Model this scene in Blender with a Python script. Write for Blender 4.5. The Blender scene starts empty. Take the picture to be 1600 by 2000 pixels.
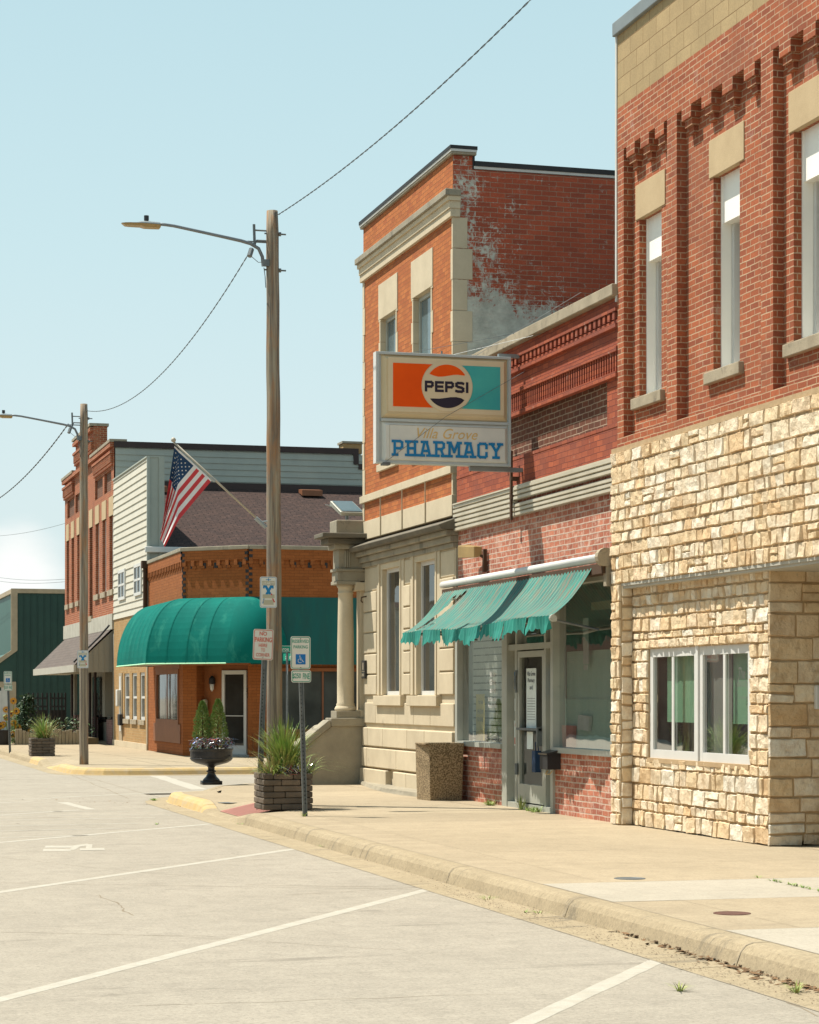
import bpy, bmesh, math, random
from mathutils import Vector, Matrix, noise
R=math.radians
random.seed(7)
S=bpy.context.scene
col=S.collection
# ------------------------------------------------------------------ camera
FPX=4280.0; TH=math.atan(1190/4280); CT,ST=math.cos(TH),math.sin(TH); CZ=1.65; HY=1360.0
cd=bpy.data.cameras.new('camera'); cam=bpy.data.objects.new('camera',cd); col.objects.link(cam)
cd.sensor_fit='VERTICAL'; cd.sensor_height=36; cd.lens=FPX*36/2000; cd.shift_y=(HY-1000)/2000
cd.clip_end=3000; cam.location=(0,0,CZ); cam.rotation_euler=(R(90),0,-TH); S.camera=cam
# ------------------------------------------------------------------ sky and sun
SUN=Vector((1,-.68,-2.5)).normalized()
el=math.asin(-SUN.z); az=math.atan2(-SUN.x,-SUN.y)
w=bpy.data.worlds.new('World'); S.world=w; w.use_nodes=True; nt=w.node_tree; nt.nodes.clear()
N=nt.nodes.new; L=nt.links.new
out=N('ShaderNodeOutputWorld'); bg=N('ShaderNodeBackground'); bg.inputs[1].default_value=.1
sk=N('ShaderNodeTexSky'); sk.sky_type='NISHITA'; sk.sun_disc=False; sk.sun_elevation=el; sk.sun_rotation=az
sk.dust_density=2.5; sk.air_density=1.0; sk.ozone_density=1.5
tc=N('ShaderNodeTexCoord'); sp=N('ShaderNodeSeparateXYZ'); L(tc.outputs['Generated'],sp.inputs[0])
rp=N('ShaderNodeValToRGB'); cr=rp.color_ramp; cr.elements[0].position=0; cr.elements[0].color=(.50,.575,.575,1)
cr.elements[1].position=1; cr.elements[1].color=(.17,.27,.35,1)
for p,c in ((.10,(.465,.565,.575)),(.20,(.405,.54,.56)),(.32,(.35,.50,.535)),(.55,(.27,.40,.46))):
    e=cr.elements.new(p); e.color=(*c,1)
L(sp.outputs[2],rp.inputs[0])
sc=N('ShaderNodeMix'); sc.data_type='RGBA'; sc.blend_type='MULTIPLY'; sc.inputs[0].default_value=1
L(rp.outputs[0],sc.inputs[6]); sc.inputs[7].default_value=(10,10,10,1)
mx=N('ShaderNodeMix'); mx.data_type='RGBA'; mx.inputs[0].default_value=.9
L(sk.outputs[0],mx.inputs[6]); L(sc.outputs[2],mx.inputs[7])
# soft low cloud bank
mp=N('ShaderNodeMapping'); mp.inputs['Scale'].default_value=(7,7,16); L(tc.outputs['Generated'],mp.inputs[0])
nz=N('ShaderNodeTexNoise'); nz.inputs['Scale'].default_value=1.8; nz.inputs['Detail'].default_value=7; L(mp.outputs[0],nz.inputs[0])
ds=N('ShaderNodeVectorMath'); ds.operation='DISTANCE'; L(tc.outputs['Generated'],ds.inputs[0])
cdir=Vector((ST+CT*(40-800)/FPX, CT-ST*(40-800)/FPX,(HY-1118)/FPX)).normalized(); ds.inputs[1].default_value=cdir
m1=N('ShaderNodeMapRange'); m1.inputs[1].default_value=.004; m1.inputs[2].default_value=.034; m1.inputs[3].default_value=.62; m1.inputs[4].default_value=-.2
L(ds.outputs['Value'],m1.inputs[0])
ad=N('ShaderNodeMath'); ad.operation='ADD'; L(m1.outputs[0],ad.inputs[0]); L(nz.outputs[0],ad.inputs[1])
m2=N('ShaderNodeMapRange'); m2.interpolation_type='SMOOTHSTEP'; m2.inputs[1].default_value=.6; m2.inputs[2].default_value=1.1; m2.inputs[4].default_value=.95; L(ad.outputs[0],m2.inputs[0])
mc=N('ShaderNodeMix'); mc.data_type='RGBA'; L(m2.outputs[0],mc.inputs[0]); L(mx.outputs[2],mc.inputs[6]); mc.inputs[7].default_value=(6.6,6.7,6.55,1)
L(mc.outputs[2],bg.inputs[0]); L(bg.outputs[0],out.inputs[0])
sl=bpy.data.lights.new('sun','SUN'); sl.energy=5; sl.angle=R(.5); sl.color=(1,.945,.84)
so=bpy.data.objects.new('sun',sl); col.objects.link(so); so.rotation_euler=SUN.to_track_quat('-Z','Y').to_euler()
S.view_settings.view_transform='Standard'; S.view_settings.look='None'; S.view_settings.exposure=.62; S.view_settings.gamma=1
# ------------------------------------------------------------------ photograph measurements -> metres
def ray(px,py):
    a=(px-800)/FPX; return Vector((ST+CT*a, CT-ST*a, (HY-py)/FPX))
def G(px,py,z=.15):
    d=ray(px,py); t=(z-CZ)/d.z; return Vector((d.x*t,d.y*t,z))
def yF(px,D=9.3): d=ray(px,HY); return D*d.y/d.x
def zF(px,py,D=9.3): d=ray(px,py); return CZ+D*d.z/d.x
def xY(px,y): d=ray(px,HY); return y*d.x/d.y
def zY(px,py,y): d=ray(px,py); return CZ+y*d.z/d.y
# ------------------------------------------------------------------ materials
M={}
def newmat(name):
    m=bpy.data.materials.new(name); m.use_nodes=True; t=m.node_tree; t.nodes.clear()
    o=t.nodes.new('ShaderNodeOutputMaterial'); p=t.nodes.new('ShaderNodeBsdfPrincipled'); t.links.new(p.outputs[0],o.inputs[0])
    return m,t,p
AF=.80
def c4(c): return (c[0]*AF,c[1]*AF,c[2]*AF,1)
def mixn(t,fac,a,b,blend='MIX'):
    n=t.nodes.new('ShaderNodeMix'); n.data_type='RGBA'; n.blend_type=blend
    for i,v in ((0,fac),(6,a),(7,b)):
        if isinstance(v,(int,float)): n.inputs[i].default_value=v
        elif isinstance(v,tuple): n.inputs[i].default_value=c4(v)
        else: t.links.new(v,n.inputs[i])
    return n.outputs[2]
def tnoise(t,vec,scale,detail=4,rough=.55,stretch=None,dist=0):
    if stretch:
        mp=t.nodes.new('ShaderNodeMapping'); mp.inputs['Scale'].default_value=stretch; t.links.new(vec,mp.inputs[0]); vec=mp.outputs[0]
    n=t.nodes.new('ShaderNodeTexNoise'); n.inputs['Scale'].default_value=scale; n.inputs['Detail'].default_value=detail
    n.inputs['Roughness'].default_value=rough; n.inputs['Distortion'].default_value=dist; t.links.new(vec,n.inputs['Vector']); return n.outputs[0]
def ramp(t,v,a,b,lo=0.,hi=1.):
    n=t.nodes.new('ShaderNodeMapRange'); n.inputs[1].default_value=a; n.inputs[2].default_value=b; n.inputs[3].default_value=lo; n.inputs[4].default_value=hi
    t.links.new(v,n.inputs[0]); return n.outputs[0]
def mth(t,op,a,b):
    n=t.nodes.new('ShaderNodeMath'); n.operation=op
    for i,v in ((0,a),(1,b)):
        if isinstance(v,(int,float)): n.inputs[i].default_value=v
        else: t.links.new(v,n.inputs[i])
    return n.outputs[0]
def obj_co(t,k='Object'):
    return t.nodes.new('ShaderNodeTexCoord').outputs[k]
def bump(t,p,h,s,d=.01):
    b=t.nodes.new('ShaderNodeBump'); b.inputs['Strength'].default_value=s; b.inputs['Distance'].default_value=d
    t.links.new(h,b.inputs['Height']); t.links.new(b.outputs[0],p.inputs['Normal'])
def mat(name,c,c2=None,scale=3,rough=.75,bmp=0,bs=60,metal=0,stretch=None,lo=.35,hi=.65,stain=None,spec=.4,island=0,fine=0,emit=0):
    m,t,p=newmat(name); co=obj_co(t)
    p.inputs['Roughness'].default_value=rough; p.inputs['Metallic'].default_value=metal; p.inputs['Specular IOR Level'].default_value=spec
    cc=None
    if c2 is None: c2=tuple(x*.8 for x in c)
    f=ramp(t,tnoise(t,co,scale,6,.6,stretch),lo,hi); cc=mixn(t,f,c,c2)
    if fine:
        cc=mixn(t,ramp(t,tnoise(t,co,90,3,.7),.3,.7,0,fine),cc,tuple(x*.45 for x in c)); cc=mixn(t,ramp(t,tnoise(t,co,19,6,.75),.42,.72,0,fine*.7),cc,tuple(x*.55 for x in c))
    if stain:
        sf=ramp(t,tnoise(t,co,stain[1],7,.7,stain[3] if len(stain)>3 else None,.5),stain[2],stain[2]+.14,0,.8); cc=mixn(t,sf,cc,stain[0])
    if island:
        g=t.nodes.new('ShaderNodeNewGeometry'); h=t.nodes.new('ShaderNodeHueSaturation')
        t.links.new(ramp(t,g.outputs['Random Per Island'],0,1,1-island,1+island),h.inputs['Value']); t.links.new(cc,h.inputs['Color']); cc=h.outputs[0]
    t.links.new(cc,p.inputs['Base Color'])
    if bmp: bump(t,p,tnoise(t,co,bs,5,.6,stretch),bmp)
    if emit: p.inputs['Emission Strength'].default_value=emit; t.links.new(cc,p.inputs['Emission Color'])
    M[name]=m; return m
def brick(name,c1,c2,mo,w=.21,h=.072,ms=.006,rough=.9,bmp=.5,pat=None,pf=(.5,.62),wash=None,ws=8,big=None,bl=(.52,.66)):
    m,t,p=newmat(name); uv=obj_co(t,'UV'); co=obj_co(t); p.inputs['Roughness'].default_value=rough; p.inputs['Specular IOR Level'].default_value=.25
    # slight wobble of the courses
    vm=t.nodes.new('ShaderNodeVectorMath'); vm.operation='MULTIPLY_ADD'
    nn=t.nodes.new('ShaderNodeTexNoise'); nn.inputs['Scale'].default_value=3; t.links.new(uv,nn.inputs[0])
    t.links.new(nn.outputs['Color'],vm.inputs[0]); vm.inputs[1].default_value=(.02,.02,0); t.links.new(uv,vm.inputs[2])
    b=t.nodes.new('ShaderNodeTexBrick'); t.links.new(vm.outputs[0],b.inputs['Vector'])
    for k,v in (('Color1',c4(c1)),('Color2',c4(c2)),('Mortar',c4(mo)),('Scale',1),('Mortar Size',ms),('Mortar Smooth',.3),('Brick Width',w),('Row Height',h),('Bias',0)): b.inputs[k].default_value=v
    cc=b.outputs[0]
    f=ramp(t,tnoise(t,co,2.2,5,.6),.35,.7,0,.45); cc=mixn(t,f,cc,tuple(x*.62 for x in c1))
    cc=mixn(t,ramp(t,tnoise(t,co,45,4,.7),.4,.75,0,.4),cc,tuple(x*.5 for x in c2))
    if big: cc=mixn(t,ramp(t,tnoise(t,co,.7,3,.5),bl[0],bl[1],0,.5),cc,big)
    if wash: cc=mixn(t,ramp(t,tnoise(t,co,ws,8,.75),pf[0],pf[1],0,.75),cc,wash)
    if pat: # peeling render: lower left patch of the wall
        sx=t.nodes.new('ShaderNodeSeparateXYZ'); t.links.new(t.nodes.new('ShaderNodeNewGeometry').outputs['Position'],sx.inputs[0])
        gx=ramp(t,sx.outputs[0],9.4,12.4,.20,.0); gx0=gx; gx=mth(t,'MULTIPLY',gx,2.2); gz=ramp(t,sx.outputs[2],5.6,8.3,.38,-.34)
        a=mth(t,'ADD',gx,gz); n1=tnoise(t,co,1.6,10,.72,None,.6); a=mth(t,'ADD',a,mth(t,'MULTIPLY',n1,1.3))
        n2=tnoise(t,co,11,6,.8,(1,1,.8),1.5); a=mth(t,'ADD',a,mth(t,'MULTIPLY',n2,.8))
        a=mth(t,'SUBTRACT',a,mth(t,'MULTIPLY',mth(t,'SUBTRACT',1,b.outputs['Fac']),.1))
        pc=mixn(t,ramp(t,tnoise(t,co,5,7,.7),.35,.65),pat,tuple(x*.62 for x in pat))
        cc=mixn(t,ramp(t,a,1.07,1.17,0,.9),cc,pc)
        b2_=mth(t,'ADD',mth(t,'ADD',tnoise(t,co,4.5,9,.82,(.6,1,1.3),1.8),mth(t,'MULTIPLY',gz,.42)),gx0); cc=mixn(t,ramp(t,b2_,.60,.69,0,.75),cc,pc)
    t.links.new(cc,p.inputs['Base Color'])
    hgt=mth(t,'ADD',mth(t,'MULTIPLY',mth(t,'SUBTRACT',1,b.outputs['Fac']),1.),mth(t,'MULTIPLY',tnoise(t,co,60,4,.6),.35))
    bump(t,p,hgt,bmp,.008); M[name]=m; return m
def glass(name,tint,refl=.06,rough=.03,opaque=True,alpha=.5,dirt=0):
    m,t,p=newmat(name)
    if opaque:
        co=obj_co(t)
        t.links.new(mixn(t,ramp(t,tnoise(t,co,1.2,3,.5),.35,.65),tint,tuple(x*.55 for x in tint)),p.inputs['Base Color'])
        p.inputs['Roughness'].default_value=rough; p.inputs['Specular IOR Level'].default_value=.6
        bump(t,p,tnoise(t,co,1.3,2,.4),.06,.05)
    else:
        t.nodes.remove(p); o=[n for n in t.nodes if n.type=='OUTPUT_MATERIAL'][0]
        tr=t.nodes.new('ShaderNodeBsdfTransparent'); tr.inputs[0].default_value=c4(tint)
        gl=t.nodes.new('ShaderNodeBsdfGlossy'); gl.inputs['Roughness'].default_value=rough
        df=t.nodes.new('ShaderNodeBsdfDiffuse'); df.inputs[0].default_value=(.45,.5,.46,1)
        fr=t.nodes.new('ShaderNodeFresnel'); fr.inputs[0].default_value=1.5
        a=t.nodes.new('ShaderNodeMixShader'); co=obj_co(t)
        t.links.new(ramp(t,tnoise(t,co,2.2,8,.7,(1,3,.7),1.),.4,.75,.02,dirt),a.inputs[0])
        t.links.new(tr.outputs[0],a.inputs[1]); t.links.new(df.outputs[0],a.inputs[2])
        b=t.nodes.new('ShaderNodeMixShader'); t.links.new(mth(t,'MULTIPLY',fr.outputs[0],.6),b.inputs[0]); t.links.new(a.outputs[0],b.inputs[1]); t.links.new(gl.outputs[0],b.inputs[2]); t.links.new(b.outputs[0],o.inputs[0])
        bp=t.nodes.new('ShaderNodeBump'); bp.inputs['Strength'].default_value=.05; bp.inputs['Distance'].default_value=.05
        t.links.new(tnoise(t,co,1.4,2,.4),bp.inputs['Height']); t.links.new(bp.outputs[0],gl.inputs['Normal'])
    M[name]=m; return m
# ------------------------------------------------------------------ mesh builder
class Fr:
    def __init__(s,O,U,Nn): s.O=Vector(O); s.U=Vector(U).normalized(); s.N=Vector(Nn).normalized()
    def __call__(s,u,v,w=0): return s.O+s.U*u+Vector((0,0,1))*v+s.N*w
def fx(D): return Fr((D,0,0),(0,1,0),(-1,0,0))     # facade, u = distance up the street, w towards the street
def sy(y): return Fr((0,y,0),(1,0,0),(0,-1,0))     # cross wall facing the camera, u = x
class B:
    def __init__(s): s.v=[]; s.f=[]
    def face(s,pts):
        i=len(s.v); s.v+= [Vector(p) for p in pts]; s.f.append(tuple(range(i,i+len(pts))))
    def hexa(s,p):
        i=len(s.v); s.v+=[Vector(q) for q in p]
        for a in ((0,1,2,3),(7,6,5,4),(0,4,5,1),(1,5,6,2),(2,6,7,3),(3,7,4,0)): s.f.append(tuple(i+k for k in a))
    def box(s,fr,u0,u1,v0,v1,w0,w1):
        s.hexa([fr(u0,v0,w0),fr(u1,v0,w0),fr(u1,v1,w0),fr(u0,v1,w0),fr(u0,v0,w1),fr(u1,v0,w1),fr(u1,v1,w1),fr(u0,v1,w1)]); return s
    def cube(s,x0,x1,y0,y1,z0,z1): return s.box(sy(0),x0,x1,z0,z1,-y1,-y0)
    def wall(s,fr,u0,u1,v0,v1,holes=(),depth=.1,w=0):
        us=sorted({u0,u1,*[h[0] for h in holes],*[h[1] for h in holes]}); vs=sorted({v0,v1,*[h[2] for h in holes],*[h[3] for h in holes]})
        us=[u for u in us if u0<=u<=u1]; vs=[v for v in vs if v0<=v<=v1]
        for a,b in zip(us,us[1:]):
            for c,d in zip(vs,vs[1:]):
                if any(h[0]<=(a+b)/2<=h[1] and h[2]<=(c+d)/2<=h[3] for h in holes): continue
                s.face([fr(a,c,w),fr(b,c,w),fr(b,d,w),fr(a,d,w)])
        for h in holes:
            q=[(h[0],h[2]),(h[1],h[2]),(h[1],h[3]),(h[0],h[3])]
            for i in range(4):
                a,b=q[i],q[(i+1)%4]; s.face([fr(*a,w),fr(*b,w),fr(*b,w-depth),fr(*a,w-depth)])
        return s
    def prism(s,fr,pts,w0,w1):
        n=len(pts); i=len(s.v); s.v+=[fr(u,v,w1) for u,v in pts]+[fr(u,v,w0) for u,v in pts]
        s.f.append(tuple(range(i,i+n))); s.f.append(tuple(range(i+2*n-1,i+n-1,-1)))
        for k in range(n): s.f.append((i+k,i+n+k,i+n+(k+1)%n,i+(k+1)%n))
        return s
    def stroke(s,fr,p,q,th,w0,w1):
        d=Vector((q[0]-p[0],q[1]-p[1])); d.normalize(); n=Vector((-d.y,d.x))*th/2
        return s.prism(fr,[(p[0]+n.x,p[1]+n.y),(p[0]-n.x,p[1]-n.y),(q[0]-n.x,q[1]-n.y),(q[0]+n.x,q[1]+n.y)],w0,w1)
    def tube(s,pts,r,n=8,cap=True):
        pts=[Vector(p) for p in pts]; rs=r if isinstance(r,(list,tuple)) else [r]*len(pts); i0=len(s.v)
        up=None
        for k,p in enumerate(pts):
            t=(pts[min(k+1,len(pts)-1)]-pts[max(k-1,0)]).normalized()
            if up is None: up=Vector((0,0,1)) if abs(t.z)<.9 else Vector((1,0,0))
            a=t.cross(up).normalized(); b=a.cross(t).normalized(); up=b
            for j in range(n):
                an=2*math.pi*j/n; s.v.append(p+(a*math.cos(an)+b*math.sin(an))*rs[k])
        for k in range(len(pts)-1):
            for j in range(n):
                a=i0+k*n+j; b=i0+k*n+(j+1)%n; s.f.append((a,b,b+n,a+n))
        if cap:
            s.f.append(tuple(i0+j for j in range(n))[::-1]); e=i0+(len(pts)-1)*n; s.f.append(tuple(e+j for j in range(n)))
        return s
    def lathe(s,prof,c,n=24,wob=0):
        i0=len(s.v)
        for (r,z) in prof:
            for j in range(n):
                an=2*math.pi*j/n; s.v.append(Vector((c[0]+r*math.cos(an),c[1]+r*math.sin(an),c[2]+z)))
        for k in range(len(prof)-1):
            for j in range(n):
                a=i0+k*n+j; b=i0+k*n+(j+1)%n; s.f.append((a,b,b+n,a+n))
        s.f.append(tuple(i0+j for j in range(n))[::-1]); e=i0+(len(prof)-1)*n; s.f.append(tuple(e+j for j in range(n)))
        return s
    def grid(s,P,nu,nv):
        i0=len(s.v)
        for a in range(nu+1):
            for b in range(nv+1): s.v.append(Vector(P(a/nu,b/nv)))
        for a in range(nu):
            for b in range(nv):
                q=i0+a*(nv+1)+b; s.f.append((q,q+1,q+nv+2,q+nv+1))
        return s
def wloc(p):
    o=Vector((0,0,0))
    while p is not None: o+=p.location; p=p.parent
    return o
def link(name,b,m,parent=None,local=False,smooth=False,bev=0,recalc=True,solid=0,label=None):
    off=Vector((0,0,0)) if (local or parent is None) else wloc(parent)
    me=bpy.data.meshes.new(name); me.from_pydata([v-off for v in b.v],[],b.f)
    bm=bmesh.new(); bm.from_mesh(me)
    if recalc: bmesh.ops.recalc_face_normals(bm,faces=bm.faces)
    uv=bm.loops.layers.uv.new('UVMap')
    for f in bm.faces:
        f.normal_update(); n=f.normal; f.smooth=smooth
        if abs(n.z)>.75: 
            for l in f.loops: l[uv].uv=((l.vert.co+off).x,(l.vert.co+off).y)
        else:
            t=Vector((-n.y,n.x)); t.normalize()
            if abs(t.x)>abs(t.y): t*=1 if t.x>0 else -1
            else: t*=1 if t.y>0 else -1
            for l in f.loops:
                q=l.vert.co+off; l[uv].uv=(q.x*t.x+q.y*t.y,q.z)
    bm.to_mesh(me); bm.free()
    me.materials.append(M[m] if isinstance(m,str) else m)
    o=bpy.data.objects.new(name,me); col.objects.link(o)
    if parent: o.parent=parent
    if bev:
        md=o.modifiers.new('bevel','BEVEL'); md.width=bev; md.segments=2; md.limit_method='ANGLE'; md.angle_limit=R(40)
    if solid:
        md=o.modifiers.new('solid','SOLIDIFY'); md.thickness=solid
    if label: o['label']=label
    return o
def tag(o,label,cat,group=None):
    o['label']=label; o['category']=cat
    if group: o['group']=group
    return o
def thing(name,label,cat,loc=(0,0,0),rz=0,group=None):
    o=bpy.data.objects.new(name,None); col.objects.link(o); o.location=loc; o.rotation_euler=(0,0,rz); o.empty_display_size=.3
    return tag(o,label,cat,group)
def struct(name,b,m,kind='structure',**k):
    o=link(name,b,m,**k); o['kind']=kind; return o
def dup(root,loc,label,rz=None):
    def cp(o,par):
        c=o.copy(); col.objects.link(c); c.parent=par
        for ch in o.children: cp(ch,c)
        return c
    c=cp(root,None); c.location=loc; c['label']=label
    if rz is not None: c.rotation_euler=(0,0,rz)
    return c
def textb(b,s,fr,u0,u1,v0,v1,w0=.001,th=.002,bold=0,shear=0,space=1):
    cu=bpy.data.curves.new('t','FONT'); cu.body=s; cu.size=1; cu.offset=bold; cu.shear=shear; cu.space_character=space; cu.resolution_u=3
    o=bpy.data.objects.new('t',cu); col.objects.link(o); bpy.context.view_layer.update()
    me=bpy.data.meshes.new_from_object(o.evaluated_get(bpy.context.evaluated_depsgraph_get()))
    if len(me.vertices):
        xs=[v.co.x for v in me.vertices]; ys=[v.co.y for v in me.vertices]; a0,a1,b0,b1=min(xs),max(xs),min(ys),max(ys)
        def P(v): return (u0+(v.co.x-a0)/(a1-a0)*(u1-u0), v0+(v.co.y-b0)/(b1-b0)*(v1-v0))
        i=len(b.v); b.v+=[fr(*P(v),w0+th) for v in me.vertices]
        for p in me.polygons: b.f.append(tuple(i+k for k in p.vertices))
    bpy.data.objects.remove(o); bpy.data.curves.remove(cu); bpy.data.meshes.remove(me)
    return b
def rrect(u0,u1,v0,v1,r,n=5):
    pts=[]
    for cx,cy,a in ((u1-r,v1-r,0),(u0+r,v1-r,90),(u0+r,v0+r,180),(u1-r,v0+r,270)):
        for k in range(n+1): an=R(a+90*k/n); pts.append((cx+r*math.cos(an),cy+r*math.sin(an)))
    return pts
def ring(b,fr,outer,inner,w):
    n=len(outer); i=len(b.v); b.v+=[fr(*p,w) for p in outer]+[fr(*p,w) for p in inner]
    for k in range(n): b.f.append((i+k,i+(k+1)%n,i+n+(k+1)%n,i+n+k))
# ------------------------------------------------------------------ palette
def ground_mat(name,c,c2,dark,k=1.,isl=0):
    m,t,p=newmat(name); co=obj_co(t); p.inputs['Roughness'].default_value=.95; p.inputs['Specular IOR Level'].default_value=.15
    cc=mixn(t,ramp(t,tnoise(t,co,.7,5,.6),.35,.65),c,c2)
    cc=mixn(t,ramp(t,tnoise(t,co,5.5,7,.72,(1,.55,1)),.44,.70,0,.38*k),cc,tuple(x*.62 for x in c))
    cc=mixn(t,ramp(t,tnoise(t,co,7,7,.75,(.5,1.3,1)),.47,.66,0,.30*k),cc,tuple(min(1,x*1.22) for x in c))
    cc=mixn(t,ramp(t,tnoise(t,co,34,4,.8),.48,.66,0,.48*k),cc,tuple(x*.5 for x in c))
    cc=mixn(t,ramp(t,tnoise(t,co,48,3,.8),.55,.70,0,.40*k),cc,tuple(min(1,x*1.45) for x in c))
    cc=mixn(t,ramp(t,tnoise(t,co,1.3,8,.78,(.35,1.6,1),.6),.575,.66,0,.50*k),cc,dark)
    cc=mixn(t,ramp(t,tnoise(t,co,2.1,9,.8,(1.2,.8,1),1.2),.635,.68,0,.45*k),cc,tuple(x*.7 for x in dark))
    if isl:
        g=t.nodes.new('ShaderNodeNewGeometry'); h=t.nodes.new('ShaderNodeHueSaturation'); t.links.new(ramp(t,g.outputs['Random Per Island'],0,1,1-isl,1+isl),h.inputs['Value']); t.links.new(cc,h.inputs['Color']); cc=h.outputs[0]
    t.links.new(cc,p.inputs['Base Color']); bump(t,p,tnoise(t,co,60,5,.7),.45); M[name]=m
ground_mat('asphalt',(.425,.378,.305),(.375,.333,.268),(.20,.175,.14),1.2)
ground_mat('concrete',(.465,.378,.258),(.41,.333,.226),(.31,.25,.175),.95,.05)
ground_mat('kerb_mat',(.45,.365,.24),(.385,.31,.2),(.14,.125,.10),1.2)
ground_mat('gutter_mat',(.385,.315,.22),(.33,.275,.2),(.22,.195,.155),1.2)
mat('bed',(.30,.24,.16),rough=1); mat('seam',(.27,.225,.165),(.36,.3,.21),scale=6,rough=1)
ground_mat('concrete_pale',(.50,.445,.355),(.46,.41,.325),(.37,.32,.25),.7)
mat('joint',(.30,.24,.165),rough=1)
mat('line_paint',(.60,.555,.46),(.50,.455,.37),scale=7,rough=.8,fine=.4,stain=((.46,.41,.32),13,.51))
mat('yellow_paint',(.70,.50,.22),(.60,.42,.18),scale=5,rough=.85,fine=.35,stain=((.52,.41,.26),4,.47))
mat('tactile',(.46,.20,.15),(.40,.17,.13),scale=5)
mat('earth',(.2,.15,.08),rough=1,bmp=.5)
brick('brick_red',(.54,.155,.065),(.32,.088,.045),(.66,.48,.31),w=.205,h=.066,ms=.007,big=(.28,.11,.065),bmp=.7,bl=(.54,.7),wash=(.60,.45,.38),pf=(.60,.80),ws=2.5)
brick('block_tan',(.55,.40,.21),(.47,.34,.175),(.25,.15,.06),w=.40,h=.198,ms=.006,bmp=.4)
brick('brick_orange',(.66,.22,.065),(.46,.13,.045),(.30,.12,.05),w=.21,h=.068,ms=.006,bmp=.6)
brick('brick_old',(.58,.125,.06),(.38,.09,.05),(.42,.32,.22),w=.23,h=.075,ms=.005,pat=(.78,.80,.68),wash=(.50,.44,.37),pf=(.60,.68),ws=7)
brick('brick_painted',(.54,.14,.065),(.33,.08,.045),(.17,.045,.035),w=.21,h=.072,ms=.0055,bmp=.5,wash=(.5,.4,.33),pf=(.62,.70),ws=5,big=(.24,.09,.07),bl=(.5,.68))
brick('brick_rough',(.22,.08,.045),(.13,.055,.035),(.52,.40,.29),w=.21,h=.075,ms=.008,bmp=.9)
brick('brick_washed',(.74,.27,.16),(.40,.12,.075),(.72,.62,.50),w=.2,h=.073,ms=.009,wash=(.82,.60,.48),pf=(.50,.66),ws=7,big=(.30,.14,.13),bl=(.56,.7))
brick('brick_brown',(.44,.145,.04),(.36,.115,.03),(.17,.06,.02),w=.24,h=.075,ms=.004,bmp=.4)
brick('brick_buff',(.58,.37,.16),(.48,.28,.11),(.5,.4,.25),w=.21,h=.075,ms=.006,big=(.5,.27,.12))
brick('brick_pier',(.30,.17,.16),(.22,.11,.11),(.4,.33,.28),w=.2,h=.07,ms=.006)
brick('shingle_brown',(.085,.05,.04),(.055,.036,.032),(.015,.01,.01),w=.32,h=.15,ms=.016,rough=1,wash=(.17,.10,.08),pf=(.5,.75),ws=9)
brick('shingle_grey',(.20,.165,.145),(.15,.125,.11),(.09,.075,.07),w=.25,h=.10,ms=.006,rough=1)
brick('paver',(.125,.095,.07),(.10,.075,.055),(.125,.095,.07),w=.9,h=.9,ms=0)
mat('limestone',(.76,.64,.45),(.66,.55,.38),scale=2,rough=.9,bmp=.2,bs=60,fine=.15,stain=((.42,.35,.25),2.4,.62,(1,1,.5)),island=.06)
mat('limestone_grey',(.44,.385,.28),(.33,.29,.215),scale=2.5,rough=.9,bmp=.3,bs=50,fine=.2,stain=((.11,.10,.08),2.2,.56,(1,1,.45)))
mat('limestone_dark',(.22,.19,.14),(.14,.125,.095),scale=2.5,rough=.95,bmp=.4,bs=50,fine=.3)
mat('lintel_tan',(.64,.48,.28),(.57,.42,.24),scale=3,rough=.9,bmp=.2,fine=.15)
mat('sill_stone',(.48,.40,.28),(.35,.29,.2),scale=3,rough=.9,stain=((.16,.13,.1),4,.55),bmp=.3)
# field stone: colour per stone
m,t,p=newmat('stone'); M['stone']=m; p.inputs['Roughness'].default_value=.9; p.inputs['Specular IOR Level'].default_value=.2; co=obj_co(t)
g=t.nodes.new('ShaderNodeNewGeometry'); r_=t.nodes.new('ShaderNodeValToRGB'); e=r_.color_ramp; e.elements[0].position=0; e.elements[0].color=(.72,.57,.37,1); e.elements[1].position=1; e.elements[1].color=(.80,.74,.62,1)
for q,c in ((.2,(.70,.53,.33)),(.36,(.78,.68,.52)),(.52,(.72,.54,.33)),(.66,(.80,.72,.58)),(.78,(.66,.46,.26)),(.9,(.78,.66,.48))): e.elements.new(q).color=(*c,1)
t.links.new(g.outputs['Random Per Island'],r_.inputs[0])
cc=mixn(t,ramp(t,tnoise(t,co,6,7,.65),.45,.70,0,.6),r_.outputs[0],(.52,.31,.14)); cc=mixn(t,ramp(t,tnoise(t,co,17,6,.7),.58,.72,0,.45),cc,(.34,.29,.23)); cc=mixn(t,ramp(t,tnoise(t,co,1.5,7,.75,(1,1,1.5)),.64,.70,0,.55),cc,(.40,.38,.33))
t.links.new(cc,p.inputs['Base Color']); bump(t,p,tnoise(t,co,32,8,.65),.8,.02)
mat('stone_mortar',(.56,.40,.23),(.48,.33,.18),scale=8,rough=1,bmp=.4)
mat('white_trim',(.72,.71,.66),(.62,.61,.57),scale=3,rough=.6,stain=((.4,.37,.3),3,.68))
mat('white_paint',(.78,.77,.73),(.72,.71,.67),scale=3,rough=.5)
mat('white_board',(1.12,1.1,1.0),(1.06,1.04,.96),scale=2,rough=.6)
mat('metal_siding',(.66,.60,.47),(.56,.50,.38),scale=2,rough=.55,stain=((.3,.25,.16),3,.62,(1,1,2)))
mat('grey_metal',(.30,.33,.33),(.25,.27,.27),scale=3,rough=.5,metal=.3)
mat('galv',(.22,.24,.24),(.15,.165,.17),scale=9,rough=.5,metal=.5)
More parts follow.
